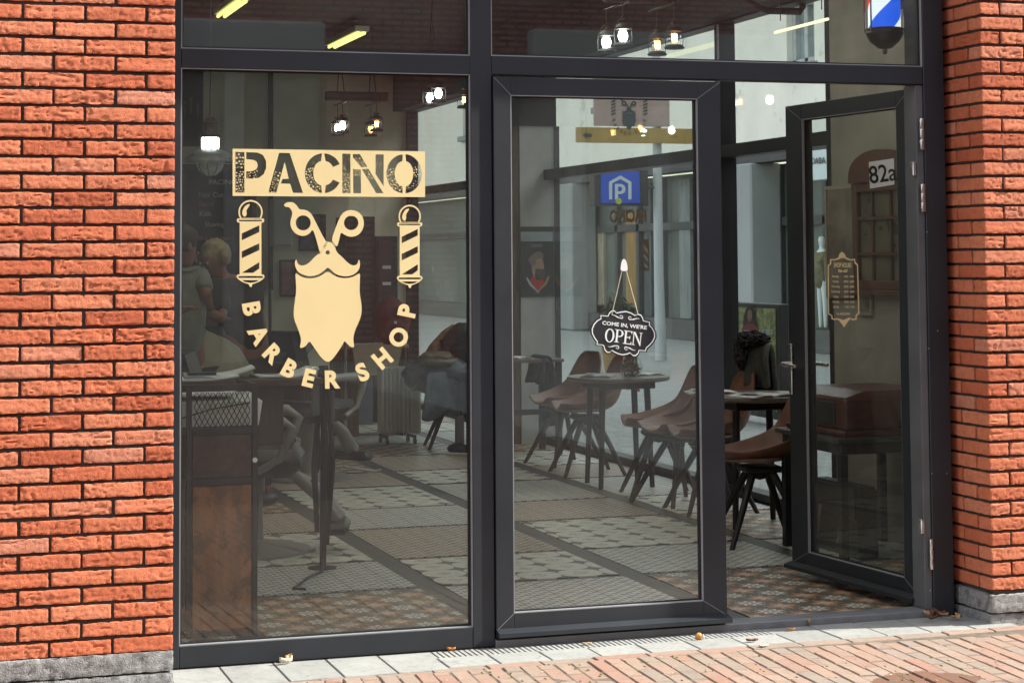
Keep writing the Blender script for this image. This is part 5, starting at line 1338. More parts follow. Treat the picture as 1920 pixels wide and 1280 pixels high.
# ---------------- front cabinet, printer and counter by the left pane
M_rust = mat('rustic_wood', (.27, .11, .04), .55, var=.35, scale=2.2, stretch=(9, 9, 1.2), dirt=((.13, .058, .024), 6, .50))
cab = thing('display_cabinet', 'black steel cabinet with wire mesh top and rustic brown wooden door', 'cabinet', (.28, .54, 0))
x0, x1 = -.35, .425; Yc = .54
m = MB()
for x in (.139, x1-.022): m.cbox(x, x+.022, Yc, Yc+.022, 0, 1.0, .002)
m.cbox(x1-.022, x1, Yc+.38, Yc+.402, 0, 1.0, .002).cbox(x0, x0+.02, Yc, Yc+.022, 0, 1.0, .002)
for z in (.0, .60, .80, .972): m.cbox(.161, x1-.022, Yc+.001, Yc+.021, z, z+.028, .002); m.cbox(x0+.021, .139, Yc+.001, Yc+.021, z, z+.028, .002); m.cbox(x1-.021, x1-.001, Yc+.023, Yc+.38, z, z+.028, .002)
m.build('steel_frame', M_blackm, cab)
MB().cbox(.163, x1-.024, Yc+.003, Yc+.02, .03, .598, .003).build('wooden_door', M_rust, cab)
MB().cbox(x0+.022, .137, Yc+.003, Yc+.02, .03, .598, .003).build('wooden_panel', mat('dark_wood_panel', (.05, .035, .028), .6, var=.3), cab)
MB().cbox(.163, x1-.024, Yc+.005, Yc+.016, .63, .798, .002).build('dark_panel', mat('reflection_brown_panel', (.055, .028, .022), .5, var=.5, scale=25), cab)  # rusty reflection on this panel is put into its colour
MB().box(x0+.022, x1-.023, Yc+.03, Yc+.38, .60, .615).build('shelf', M_blackm, cab)
def mesh_panel(xa, xb_, za, zb, y, px_=.0215, pz=.040):
    m = MB(); n = int((xb_-xa)/px_)+8; H_ = zb-za
    for s in (1, -1):
        for k in range(-10, n+10):
            bx = xa+k*px_; L = H_*px_/pz
            p = [(bx, za), (bx+s*L, zb)]
            t0 = 0; t1 = 1
            for lo, hi in ((xa, xb_),):
                dx = s*L
                ta, tb = sorted(((lo-bx)/dx, (hi-bx)/dx)); t0 = max(t0, ta); t1 = min(t1, tb)
            if t1-t0 > .02: m.tube([(bx+s*L*t0, y+s*.001, za+H_*t0), (bx+s*L*t1, y+s*.001, za+H_*t1)], .0017, 4, caps=False)
    return m
mesh_panel(.170, x1-.030, .832, .968, Yc+.010).build('wire_mesh', M_black, cab)
mesh_panel(-.10, .137, .832, .968, Yc+.30).build('wire_mesh', M_black, cab)
MB().lathe((x1-.012, Yc-.003, .695), [(0, -.003), (.010, -.003), (.010, .004)], 18, axis='y').build('lock', M_white, cab)
pr_ = thing('printer', 'white office printer standing behind the wire mesh of the cabinet', 'printer', (.2, .75, .83))
M_prn = mat('printer_white', (.82, .83, .80), .5, var=.05)
MB().hexa([(-.15, .60, .829), (.44, .60, .829), (.44, .90, .829), (-.15, .90, .829), (-.15, .60, .925), (.455, .60, .925), (.455, .90, .945), (-.15, .90, .945)]).build('printer_body', M_prn, pr_)
MB().cbox(-.1, .36, .63, .88, .947, .962, .004).build('paper_tray', M_prn, pr_)
MB().tube([(-.05, .59, .85), (.1, .585, .86), (.25, .585, .90), (.40, .59, .92)], .003, 6).build('cable', M_black, pr_)
cn = thing('reception_counter', 'dark wooden counter behind the mesh cabinet with papers on top', 'counter', (.4, 1.25, 0))
M_cn = mat('dark_counter_wood', (.07, .042, .03), .5, var=.3, stretch=(2, 12, 12))
MB().cbox(-.6, .80, 1.02, 1.5, .955, .985, .004).build('counter_top', M_cn, cn)
m = MB()
for k, x in enumerate((-.55, -.25, .05)): m.cbox(x, x+.27, 1.12, 1.14, .45, .954, .004)
m.build('counter_front', mat('counter_boards', (.045, .028, .022), .6, var=.4, stretch=(8, 8, 1)), cn)
MB().cbox(.35, .64, 1.1, 1.45, .70, .954, .003).build('drawer_box', mat('counter_boards', (.045, .028, .022), .6), cn)
MB().cbox(.36, .40, 1.40, 1.44, 0, .699, .003).build('leg', M_blackm, cn)
def paper(lab, x, y, z, w_, h_, rz, curl, grp):
    t = MB(); n = 8; vs = []
    for j_ in range(3):
        for i in range(n):
            u = i/(n-1); vs.append(((u-.5)*w_, (j_/2-.5)*h_, .004+curl*max(0, u-.5)**2*4+.003*math.sin(u*7+j_)))
    fs = [(j_*n+i, j_*n+i+1, (j_+1)*n+i+1, (j_+1)*n+i) for j_ in range(2) for i in range(n-1)]
    o = t.add(vs, fs).build('paper', M_paper, smooth='all'); o.location = (x, y, z); o.rotation_euler = (0, 0, rz)
    md = o.modifiers.new('t', 'SOLIDIFY'); md.thickness = .008; md.offset = -1
    tag(o, lab, 'papers', grp)
paper('long white sheets spread at the window end of the counter', .22, 1.14, .989, .42, .22, R(3), .01, 'papers on the counter')
paper('stack of white sheets with a curled corner on the counter', .38, 1.25, .998, .30, .22, R(-6), .03, 'papers on the counter')
paper('spiral pad lying right of the curled sheets on the counter', .66, 1.2, .989, .26, .2, R(4), .03, 'papers on the counter')
tag(MB().cbox(.22, .34, 1.045, 1.10, 1.007, 1.020, .003).build('phone', mat('dark_blue_phone', (.03, .05, .08), .3)), 'small dark phone lying on the white sheets', 'phone')
# dark counter back part and barber chairs
def barber_chair(lab, x, y, rz, grp):
    t = thing('barber_chair', lab, 'barber chair', (x, y, 0), rz, grp)
    M_v = mat('black_vinyl', (.022, .02, .02), .35, var=.2)
    M_c = mat('dull_chrome', (.30, .29, .28), .4, metal=.3, var=.1)
    MB().lathe((0, 0, 0), [(0, 0), (.30, 0), (.30, .02), (.24, .035), (.06, .05), (.05, .30), (.065, .30), (.065, .38), (0, .38)], 36).build('pedestal', M_c, t, smooth=True, world=False)
    MB().cbox(-.26, .26, -.26, .26, .40, .54, .05).build('seat', M_v, t, smooth=True, world=False)
    MB().hexa([(-.30, -.25, .56), (-.17, -.25, .56), (-.17, .25, .56), (-.30, .25, .56), (-.42, -.24, 1.02), (-.32, -.24, 1.02), (-.32, .24, 1.02), (-.42, .24, 1.02)]).build('backrest', M_v, t, world=False)
    for s in (-1, 1):
        MB().tube([(-.26, s*.30, .48), (-.24, s*.31, .66), (-.18, s*.31, .70), (.16, s*.31, .70), (.22, s*.31, .66), (.16, s*.30, .5), (.05, s*.29, .44)], [.02, .025, .03, .03, .025, .02, .018], 10).build('armrest', M_c, t, smooth=True, world=False)
    MB().tube([(.20, 0, .40), (.34, 0, .30), (.44, 0, .16)], [.03, .045, .055], 14).build('footrest_arm', M_c, t, smooth=True, world=False)
    MB().cbox(.38, .50, -.17, .17, .10, .16, .025).build('footrest', M_v, t, smooth=True, world=False)
    MB().tube([(.05, -.28, .10), (.30, -.34, .05), (.34, -.36, .06)], .009, 8).build('pump_lever', M_c, t, world=False)
    return t
barber_chair('black barber chair with chrome pedestal right of the wooden cabinet door', .80, 2.75, R(-15), 'black barber chairs')
barber_chair('black barber chair under the customer in the cape', .62, 4.35, R(-70), 'black barber chairs')
barber_chair('black barber chair in front of the hair wash basin', 1.75, 5.9, R(35), 'black barber chairs')
# stand with straps
q0 = at(604, 1066, Z=0); sx, sy = q0.x, q0.y
sd2 = thing('floor_stand', 'thin black floor stand with dark straps hanging from its top', 'stand', (sx, sy, 0))
MB().tube([(sx, sy, .0), (sx+.005, sy, .5), (sx+.01, sy, .98)], [.013, .014, .011], 10).build('post', M_blackm, sd2, smooth=True)
MB().lathe((sx, sy, 0), [(0, 0), (.07, .001), (.07, .010), (0, .02)], 20).build('base', M_blackm, sd2)
M_strap = mat('black_strap', (.02, .016, .018), .7, var=.3)
for i, (a, b_, c_, w_) in enumerate(((-.02, -.045, -.03, .022), (.03, .045, .02, .020), (.05, .03, .04, .014), (-.035, -.02, -.055, .016), (.0, .012, .0, .026))):
    zt = .98; zb3 = (.18, .12, .38, .42, .02)[i]
    MB().tube([(sx+a*.4, sy-.02, zt), (sx+a, sy-.03, .8), (sx+b_, sy-.03, .5), (sx+c_, sy-.025, zb3)], [w_*.4, w_*.62, w_*.7, w_*.5], 8).build('strap', M_strap, sd2, smooth=True)
MB().cbox(sx-.06, sx-.02, sy-.05, sy-.03, .74, .92, .006).build('pale_tag', mat('grey_tag', (.12, .13, .13), .6), sd2)
MB().cbox(sx+.035, sx+.055, sy-.05, sy-.03, .70, .86, .006).build('pale_tag', mat('grey_tag', (.12, .13, .13), .6), sd2)
c_e = at(550, 1108, Z=0)
tag(MB().tube([(sx, sy-.03, .30), (sx-.01, sy-.06, .06), (sx-.03, sy-.15, .014), ((sx+c_e.x)/2, (sy+c_e.y)/2, .012), (c_e.x, c_e.y, .013), (c_e.x+.05, c_e.y-.03, .012)], .006, 8).build('floor_cable', M_black, smooth=True), 'dark cable curling over the tiles from the black stand', 'cable')
# wash basin
bs = at(528, 625, Y=7.2)
wb = thing('wash_basin', 'grey hair wash basin behind the empty barber chair', 'basin', (bs.x, 7.2, 0))
MB().lathe((bs.x, 7.2, bs.z-.10), [(0, -.12), (.16, -.10), (.24, .0), (.26, .08), (.235, .08), (.20, .0), (0, -.06)], 30).build('bowl', mat('grey_ceramic', (.26, .28, .26), .25, var=.05), wb, smooth=True)
MB().cbox(bs.x-.09, bs.x+.09, 7.1, 7.3, 0, bs.z-.205, .01).build('pedestal', M_blackm, wb)
MB().tube([(bs.x-.05, 7.40, bs.z-.05), (bs.x-.05, 7.40, bs.z+.42), (bs.x-.06, 7.36, bs.z+.46)], .012, 8).build('shower_hose', M_black, wb, smooth=True)

# ---------------- people
def skinmesh(name, chains, m_, parent, root=0, sub=2):
    """chains: list of [(co, r), ...]; a chain starting with an int continues from that vertex number"""
    import bmesh
    bm = bmesh.new(); ly = bm.verts.layers.skin.verify(); vv = []
    inv = invm(parent)
    for ch in chains:
        prev = None
        for q in ch:
            if isinstance(q, int): prev = vv[q]; continue
            v = bm.verts.new(inv @ Vector(q[0])); v[ly].radius = (q[1], q[1]*(q[2] if len(q) > 2 else 1)); vv.append(v)
            if prev: bm.edges.new((prev, v))
            prev = v
    bm.verts.ensure_lookup_table(); vv[root][ly].use_root = True
    me = bpy.data.meshes.new(name); bm.to_mesh(me); bm.free(); me.materials.append(m_)
    o = bpy.data.objects.new(name, me); col.objects.link(o); o.parent = parent
    md = o.modifiers.new('k', 'SKIN'); md.use_smooth_shade = True
    md = o.modifiers.new('s', 'SUBSURF'); md.levels = sub; md.render_levels = sub
    return o
M_skin = mat('skin', (.21, .085, .055), .55, var=.12, scale=20)
def person(label, J, skin=M_skin, shirt=None, trousers=None, hair=None, hairc=(.05, .03, .02), face=Vector((1, 0, 0)), short_sleeve=False):
    """J: dict of joint points in the place"""
    V = {k: Vector(v) for k, v in J.items()}
    gx = V['pelvis']
    t = thing('person', label, 'person', (gx.x, gx.y, min(V['footL'].z, V['footR'].z)))
    sp = (V['pelvis']+V['chest'])/2
    ch = [[(V['pelvis'], .125), (sp, .12), (V['chest'], .135), (V['neck'], .055), (V['head']-Vector((0, 0, .045)), .07), (V['head']+Vector((0, 0, .03)), .088), (V['head']+Vector((0, 0, .10)), .06)]]
    n = 7
    for s in 'LR':
        ch.append([2, (V['shoulder'+s], .058), (V['elbow'+s], .042), (V['wrist'+s], .028)]); w = n+2; n += 3
        d = (V['wrist'+s]-V['elbow'+s]).normalized(); sdv = d.cross(Vector((0, 0, 1))); sdv = sdv.normalized() if sdv.length > .1 else Vector((1, 0, 0))
        palm = V['wrist'+s]+d*.07
        ch.append([w, (palm, .030, .55)]); pi = n; n += 1
        for k, (o_, L_) in enumerate(((-.028, .070), (-.010, .082), (.010, .078), (.028, .062))):
            b_ = palm+d*.018+sdv*o_
            ch.append([pi, (b_, .0095), (b_+d*L_*.5+Vector((0, 0, -.008)), .0085), (b_+d*L_*.85+Vector((0, 0, -.026)), .0075)]); n += 3
        b_ = V['wrist'+s]+d*.03+sdv*(-.035)
        ch.append([w, (b_, .011), (b_+d*.04-sdv*.012, .009)]); n += 2
    for s in 'LR':
        hp = V['pelvis']+(V['hip'+s]-V['pelvis'])
        ch.append([0, (hp, .085), (V['knee'+s], .058), (V['foot'+s]+Vector((0, 0, .09)), .040), (V['foot'+s]+Vector((0, 0, .04)), .042)]); n += 4
    b = skinmesh('body', ch, skin, t)
    # shirt
    sc = [[(V['pelvis']+Vector((0, 0, -.02)), .15), (sp, .148), (V['chest'], .16), (V['neck']-Vector((0, 0, .04)), .075)]]
    for s in 'LR':
        e = V['elbow'+s]; sh = V['shoulder'+s]
        sc.append([2, (sh, .078), ((sh+e)/2, .066), (sh+(e-sh)*.85 if short_sleeve else e, .058)]+([] if short_sleeve else [(e+(V['wrist'+s]-e)*.9, .044)]))
    if shirt: skinmesh('shirt', sc, shirt, t)
    tc = [[(V['pelvis'], .145)]]; n = 1
    for s in 'LR':
        tc.append([0, (V['hip'+s], .10), (V['knee'+s], .074), (V['foot'+s]+Vector((0, 0, .10)), .058)])
    if trousers: skinmesh('trousers', tc, trousers, t)
    for s in 'LR':
        f = face.copy(); f.z = 0; f.normalize(); p = V['foot'+s]
        MB().ell(p+f*.05+Vector((0, 0, .045)), (.055+.075*abs(f.x), .055+.075*abs(f.y), .05), 16, 10).build('shoe', M_black, t, smooth='all')
    H_ = V['head']+Vector((0, 0, .02)); f = face.normalized(); sv = f.cross(Vector((0, 0, 1))).normalized(); up = sv.cross(f)
    fe = MB(); fe.tube([H_+f*.085+up*.015, H_+f*.112-up*.02, H_+f*.09-up*.028], [.008, .013, .008], 8); fe.build('nose', skin, t, smooth=True)
    for k in (-1, 1):
        MB().ell(H_+f*.082+sv*k*.032+up*.02, (.009,)*3, 10, 8).build('eye', mat('eye_grey', (.16, .15, .14), .4), t, smooth='all')
        MB().ell(H_+f*.091+sv*k*.032+up*.02, (.005,)*3, 8, 6).build('pupil', M_black, t, smooth='all')
        MB().ell(H_+sv*k*.088-f*.01, (.015, .015, .028), 10, 8).build('ear', skin, t, smooth='all')
    MB().tube([H_+f*.083+sv*.022-up*.05, H_+f*.09-up*.052, H_+f*.083-sv*.022-up*.05], .005, 6).build('mouth', mat('lips', (.25, .08, .07), .5), t)
    if hair:
        back = -f*.018+up*.022
        MB().ell(H_+back, (.098, .098, .105), 26, 18, fn=lambda d: (1+.06*noise.noise(d*5)) if (d.dot(f) < .35 or d.z > .55) and d.z > -.55 else .80).build('hair', mat('hair_'+hair, hairc, .8, var=.3, scale=30, bmp=.5, bscale=120), t, smooth='all')
    return t
Q = lambda px, py, Y: at(px, py, Y=Y)
def dn(v, z): return Vector((v.x, v.y, z))
# barber with pale hair, dark shirt
Yb = 4.55
pe = Q(462, 668, Yb); che = Q(445, 560, Yb); hd_ = Q(402, 494, Yb-.02)
person('person with pale blond hair and dark shirt bending over the seated customer', dict(pelvis=pe, chest=che, neck=Q(418, 524, Yb), head=hd_,
    shoulderL=che+Vector((-.13, -.10, .06)), shoulderR=che+Vector((.13, .10, .07)), elbowL=Q(415, 600, Yb-.25), elbowR=Q(476, 612, Yb), wristL=Q(386, 580, Yb-.25), wristR=Q(430, 600, Yb-.1),
    hipL=pe+Vector((-.09, -.04, -.08)), hipR=pe+Vector((.09, .04, -.08)), kneeL=dn(pe, .48)+Vector((-.1, -.05, 0)), kneeR=dn(pe, .48)+Vector((.1, .05, 0)), footL=dn(pe, 0)+Vector((-.1, 0, 0)), footR=dn(pe, 0)+Vector((.13, .08, 0))),
    shirt=mat('black_shirt', (.02, .015, .015), .8, var=.3), trousers=mat('dark_trousers', (.018, .016, .018), .8), hair='blond', hairc=(.26, .225, .13), face=Vector((-.75, -.45, -.45)), short_sleeve=True)
Yc_ = 4.15
pe = Q(338, 690, Yc_); che = Q(338, 548, Yc_)
person('person in pale grey green shirt at the window edge reaching to the customer', dict(pelvis=pe, chest=che, neck=Q(342, 500, Yc_), head=Q(344, 470, Yc_),
    shoulderL=che+Vector((-.15, .02, .08)), shoulderR=che+Vector((.12, -.02, .08)), elbowL=che+Vector((-.2, -.15, -.15)), elbowR=Q(384, 552, Yc_-.1), wristL=che+Vector((-.05, -.3, -.1)), wristR=Q(392, 574, Yc_+.1),
    hipL=pe+Vector((-.09, 0, -.08)), hipR=pe+Vector((.09, 0, -.08)), kneeL=dn(pe, .48)+Vector((-.1, 0, 0)), kneeR=dn(pe, .48)+Vector((.1, 0, 0)), footL=dn(pe, 0)+Vector((-.1, 0, 0)), footR=dn(pe, 0)+Vector((.12, 0, 0))),
    shirt=mat('grey_green_shirt', (.15, .165, .14), .85, var=.25, bmp=.4, bscale=25), trousers=mat('dark_trousers', (.018, .016, .018), .8), hair='dark', hairc=(.035, .025, .018), face=Vector((.6, .2, -.5)), short_sleeve=True)
Ys = 4.35
pe = Q(352, 738, Ys); che = Q(354, 648, Ys)
cs = person('seated person with reddish face wrapped in an olive barber cape', dict(pelvis=pe, chest=che, neck=Q(354, 622, Ys), head=Q(353, 592, Ys),
    shoulderL=che+Vector((-.17, 0, .05)), shoulderR=che+Vector((.17, 0, .05)), elbowL=che+Vector((-.22, -.05, -.15)), elbowR=che+Vector((.22, -.05, -.15)), wristL=che+Vector((-.14, -.28, -.2)), wristR=che+Vector((.14, -.28, -.2)),
    hipL=pe+Vector((-.09, -.05, -.02)), hipR=pe+Vector((.09, -.05, -.02)), kneeL=pe+Vector((-.10, -.42, -.02)), kneeR=pe+Vector((.10, -.42, -.02)), footL=dn(pe, .14)+Vector((-.1, -.5, 0)), footR=dn(pe, .14)+Vector((.1, -.5, 0))),
    skin=mat('ruddy_skin', (.21, .07, .045), .5, var=.2, scale=20), shirt=mat('black_shirt', (.02, .015, .015), .8), trousers=mat('dark_trousers', (.018, .016, .018), .8), hair='short', hairc=(.10, .07, .045), face=Vector((.15, -1, 0)))
nk = Q(354, 622, Ys)
vs = []; fs = []; n = 40; prof = [(.058, .012), (.075, 0), (.15, -.04), (.225, -.10), (.27, -.20), (.31, -.34), (.34, -.50)]
for i in range(n):
    a = 2*math.pi*i/n
    for k, (r_, z) in enumerate(prof):
        f = 1+.06*math.sin(a*7+k*.4)*k/6+.05*noise.noise(Vector((math.cos(a)*2, math.sin(a)*2, k*.5)))*k/3
        vs.append((nk.x+.03+r_*math.cos(a)*f*1.15, nk.y-.03+r_*math.sin(a)*f*.95, nk.z+z))
m_ = len(prof)
for i in range(n):
    for k in range(m_-1): fs.append((i*m_+k, ((i+1) % n)*m_+k, ((i+1) % n)*m_+k+1, i*m_+k+1))
cp = MB().add(vs, fs).build('cape', mat('olive_cape', (.21, .20, .14), .7, var=.15, bmp=.3, bscale=15), cs, smooth='all')
md = cp.modifiers.new('t', 'SOLIDIFY'); md.thickness = .006

# ---------------- lettering on the side window (seen from inside, so it reads backwards)
SX = GX+.038
vfn = lambda x, y, d: at(x, -y, X=SX-d)
sg = thing('side_lettering', None, None, parent=sw)
lettering('gold_lettering', [('PACINO', 1178, -406, 31, R(2), -.60, 1.6)], vfn, mat('brown_gold_vinyl', (.24, .15, .05), .5, var=.15), sg)
cutout('pole_mark', [neg([(1203, 450), (1217, 449), (1217, 507), (1203, 508)]), neg([(1205, 456), (1215, 468), (1215, 476), (1205, 464)]), neg([(1205, 472), (1215, 484), (1215, 492), (1205, 480)]), neg([(1205, 488), (1215, 500), (1215, 504), (1205, 497)])], vfn, mat('brown_gold_vinyl', (.24, .15, .05), .5), sg)

# ---------------- things in the side street
YP = 19.0
pf_ = lambda x, y, d: at(x, -y, Y=YP-d*30)
ps = thing('parking_sign', 'blue parking garage sign with white P under a roof line', 'sign', tuple(at(1162, 383, Y=YP)))
A, B = at(1114, 318, Y=YP), at(1216, 386, Y=YP)
MB().cbox(A.x, B.x, YP+.005, YP+.2, B.z, A.z, .01).build('casing', mat('dark_casing', (.03, .035, .033), .5), ps)
A, B = at(1126, 321, Y=YP), at(1199, 381, Y=YP)
fc_ = MB().box(A.x, B.x, YP-.02, YP+.004, B.z, A.z).build('sign_face', mat('traffic_blue', (.01, .09, .62), .4, var=.04), ps)
wf2 = lambda x, y, d: at(x, -y, Y=YP-.021-d*8)
M_sw = mat('sign_white_film', (.62, .72, .74), .5, var=.03)
cutout('roof_line', [neg([(1142, 374), (1142, 341), (1163, 329), (1184, 341), (1184, 374), (1178, 374), (1178, 344), (1163, 336), (1148, 344), (1148, 374)])], wf2, M_sw, fc_)
cutout('letter_p', [neg([(1153, 374), (1153, 345), (1165, 345), (1171, 348), (1173, 354), (1171, 361), (1165, 364), (1159, 364), (1159, 374)]), neg([(1159, 350), (1164, 350), (1167, 354), (1164, 359), (1159, 359)])], wf2, M_sw, fc_)
cutout('round_sticker', [neg(circ(1160, 377, 6))], lambda x, y, d: at(x, -y, Y=YP-.024-d*8), mat('yellow_green', (.45, .55, .06), .5), fc_)
px_ = at(1240, 500, Y=YP).x
tag(MB().tube([(px_+.02, YP+.1, 0), (px_, YP+.1, 1.2), (px_-.01, YP+.1, 6.5)], [.085, .07, .055], 16).build('lamp_post', mat('light_grey_metal', (.50, .54, .53), .5, var=.05), smooth=True), 'pale grey lamp post in the side street beside the parking sign', 'lamp post')
MB().tube([(B.x, YP+.1, (A.z+B.z)/2), (px_, YP+.1, (A.z+B.z)/2)], .025, 8).build('bracket', mat('dark_casing', (.03, .035, .033), .5), ps)
bn = thing('shop_banner', 'pinkish projecting banner with dark scissors and beard emblem', 'banner', tuple(at(1187, 265, Y=YP-.05)))
A, B = at(1113, 140, Y=YP-.06), at(1256, 238, Y=YP-.06)
MB().cbox(A.x, B.x, YP-.06, YP-.03, B.z, A.z, .004).build('banner_cloth', mat('pink_banner', (.46, .34, .30), .8, var=.1), bn)
A, B = at(1080, 238, Y=YP-.06), at(1300, 270, Y=YP-.06)
yb_ = MB().cbox(A.x, B.x, YP-.065, YP-.03, B.z, A.z-.004, .004).build('yellow_strip', mat('yellow_banner', (.42, .28, .07), .7, var=.12), bn)
bf = lambda x, y, d: at(x, -y, Y=YP-.068-d*6)
M_em = mat('dark_emblem', (.06, .075, .08), .6)
def S2(pts): return [(1180+(x-617)*.2, 187+(y-380)*.19) for x, y in pts]
for nm, lps in (('beard_mark', [S2(Z(smoothloop(be, 1)))]), ('moustache_mark', [S2(Z(smoothloop(mo, 1)))]), ('scissor_mark', [S2(Z(smoothloop(sc, 1))), S2(Z(circ(152, 202, 60, 60, 14)))]), ('scissor_mark', [S2(Z(smoothloop(sc2, 1))), S2(Z(circ(632, 202, 58, 58, 14)))])):
    cutout(nm, [neg(l) for l in lps], bf, M_em, bn)
for x in (1150, 1210):
    for k in range(5): cutout('stripe_mark', [neg([(x-4, 190+k*6), (x+4, 187+k*6), (x+4, 190+k*6), (x-4, 193+k*6)])], bf, M_em, bn)
it = [(ch, 1180+(x-617)*.20, -(187+(y-380)*.19), 9, math.atan2(-(y-cy_), x-cx_)+math.pi/2, 1, .1) for ch, x, y, _a in LET]
lettering('banner_lettering', it, lambda x, y, d: at(x, -y, Y=YP-.070-d*6), mat('brown_mark', (.16, .11, .05), .7), bn)
cutout('arrow_mark', [neg([(1092, 254), (1100, 247), (1100, 251), (1110, 251), (1110, 257), (1100, 257), (1100, 261)])], bf, M_em, bn)
for z in (A.z+.3, A.z+.6): MB().tube([(at(1120, 200, Y=YP).x, YP+.02, z), (px_, YP+.1, z)], .015, 8).build('bracket_arm', M_blackm, bn)

# advertising board
AX = 6.5
ab = thing('advertising_board', 'black framed street advertising board with woman in red before green trees', 'advertising board', tuple(at(1415, 780, X=AX)))
A, B = at(1370, 566, X=AX), at(1459, 566, X=AX); ya, yb2 = B.y, A.y; zt = A.z; 
MB().cbox(AX+.012, AX+.10, ya, yb2, .05, zt, .006).build('casing', M_blackm, ab)
a2, b2 = at(1376, 575, X=AX), at(1452, 575, X=AX)
m_, nt_, b_ = newmat('tree_photo'); v = tcoord(nt_); n_ = noi(nt_, v, 14, 5, .7)
cc = ramp(nt_, n_, [(.35, (.09, .13, .06)), (.5, (.30, .36, .14)), (.62, (.62, .58, .22)), (.75, (.55, .62, .60))]); nt_.links.new(cc, b_.inputs['Base Color']); b_.inputs['Roughness'].default_value = .5
MB().box(AX-.0, AX+.011, b2.y, a2.y, .12, a2.z).build('poster_sheet', m_, ab)
MB().box(AX-.0035, AX-.001, b2.y, a2.y, .12, at(1400, 655, X=AX).z).build('dark_lower_part', mat('dark_poster_part', (.06, .06, .055), .5, var=.4, scale=5), ab)
af = lambda x, y, d: at(x, -y, X=AX-.002-d*3)
def ap(nm, pts, mt, l=1): cutout(nm, [neg(smoothloop(pts, 1))], lambda x, y, d: at(x, -y, X=AX-.003*l-d*3), mt, ab)
ap('hair', [(1398, 580), (1404, 573), (1412, 574), (1416, 585), (1417, 605), (1420, 622), (1394, 620), (1393, 600)], mat('dark_hair_print', (.03, .02, .015), .6), 2)
ap('face', [(1402, 582), (1408, 580), (1411, 590), (1409, 601), (1404, 604), (1401, 595)], mat('skin_print', (.32, .19, .14), .6), 3)
ap('red_top', [(1388, 618), (1400, 606), (1412, 606), (1424, 616), (1428, 655), (1384, 655)], mat('red_print', (.25, .035, .04), .6), 2.5)
lettering('poster_lettering', [('CECIL', 1389, -626, 13, R(-1), .78, .25), ('ANGELS', 1433, -623, 13, R(1), .68, .25), ('Street One', 1392, -648, 7, 0, .9, .2)], lambda x, y, d: at(x, -y, X=AX-.014-d*3), M_sw, ab)
cutout('lettering_frame', [neg([(1374, 619), (1404.5, 619), (1404.5, 632), (1374, 632)]), neg([(1375.2, 620.2), (1403.3, 620.2), (1403.3, 630.8), (1375.2, 630.8)])], lambda x, y, d: at(x, -y, X=AX-.014-d*3), M_sw, ab)
# shop sign across the street
dsg = thing('shop_sign', 'pale shop sign lettered DABA seen through the open door glass', 'sign', tuple(at(1530, 330, X=XB-.2)))
A, B = at(1500, 284, X=XB-.2), at(1600, 338, X=XB-.2)
MB().cbox(XB-.2, XB-.06, B.y, A.y, at(1530, 338, X=XB-.2).z, at(1530, 282, X=XB-.2).z, .01).build('sign_box', mat('pale_sign', (.72, .82, .82), .5, var=.03), dsg)
lettering('lettering', [('DABA', 1534, -302, 17, R(3), .60, .1)], lambda x, y, d: at(x, -y, X=XB-.205-d*8), mat('dark_sign_ink', (.05, .06, .06), .6), dsg)
def mannequin(lab, px, y_top, cc, Xm=XB+.22):
    b = at(px, 640, X=Xm); zt = at(px, y_top, X=Xm).z; y = b.y
    t = thing('mannequin', lab, 'mannequin', (Xm, y, .35), group='mannequins in the shop across the street')
    M_man = mat('white_mannequin', (.70, .76, .72), .4, var=.05)
    k = (zt-.35)/1.75
    sk = [[((Xm, y, .35+.92*k), .12*k), ((Xm, y, .35+1.2*k), .10*k), ((Xm, y, .35+1.4*k), .12*k), ((Xm, y, .35+1.5*k), .045*k), ((Xm, y, .35+1.58*k), .06*k), ((Xm, y, .35+1.66*k), .085*k), ((Xm, y, .35+1.73*k), .05*k)]]
    for s in (-1, 1): sk.append([2, ((Xm, y+s*.18*k, .35+1.40*k), .05*k), ((Xm, y+s*.24*k, .35+1.12*k), .04*k), ((Xm-.04, y+s*.26*k, .35+.86*k), .03*k)])
    for s in (-1, 1): sk.append([0, ((Xm, y+s*.09*k, .35+.82*k), .08*k), ((Xm, y+s*.10*k, .35+.45*k), .055*k), ((Xm, y+s*.10*k, .35+.03), .035*k)])
    skinmesh('figure', sk, M_man, t, sub=1)
    co = [[((Xm-.01, y, .35+.72*k), .17*k), ((Xm-.01, y, .35+1.0*k), .15*k), ((Xm-.01, y, .35+1.38*k), .155*k), ((Xm-.01, y, .35+1.47*k), .08*k)]]
    for s in (-1, 1): co.append([2, ((Xm-.01, y+s*.19*k, .35+1.38*k), .075*k), ((Xm-.01, y+s*.25*k, .35+1.12*k), .06*k), ((Xm-.05, y+s*.27*k, .35+.93*k), .05*k)])
    skinmesh('coat', co, cc, t, sub=1)
mannequin('white headed mannequin in an olive coat behind the shop hours lettering', 1544, 440, mat('olive_display_coat', (.16, .15, .08), .8, var=.4, scale=12))
mannequin('mannequin in dark coat left of the olive coated one', 1518, 452, mat('dark_display_coat', (.05, .05, .045), .8, var=.4))
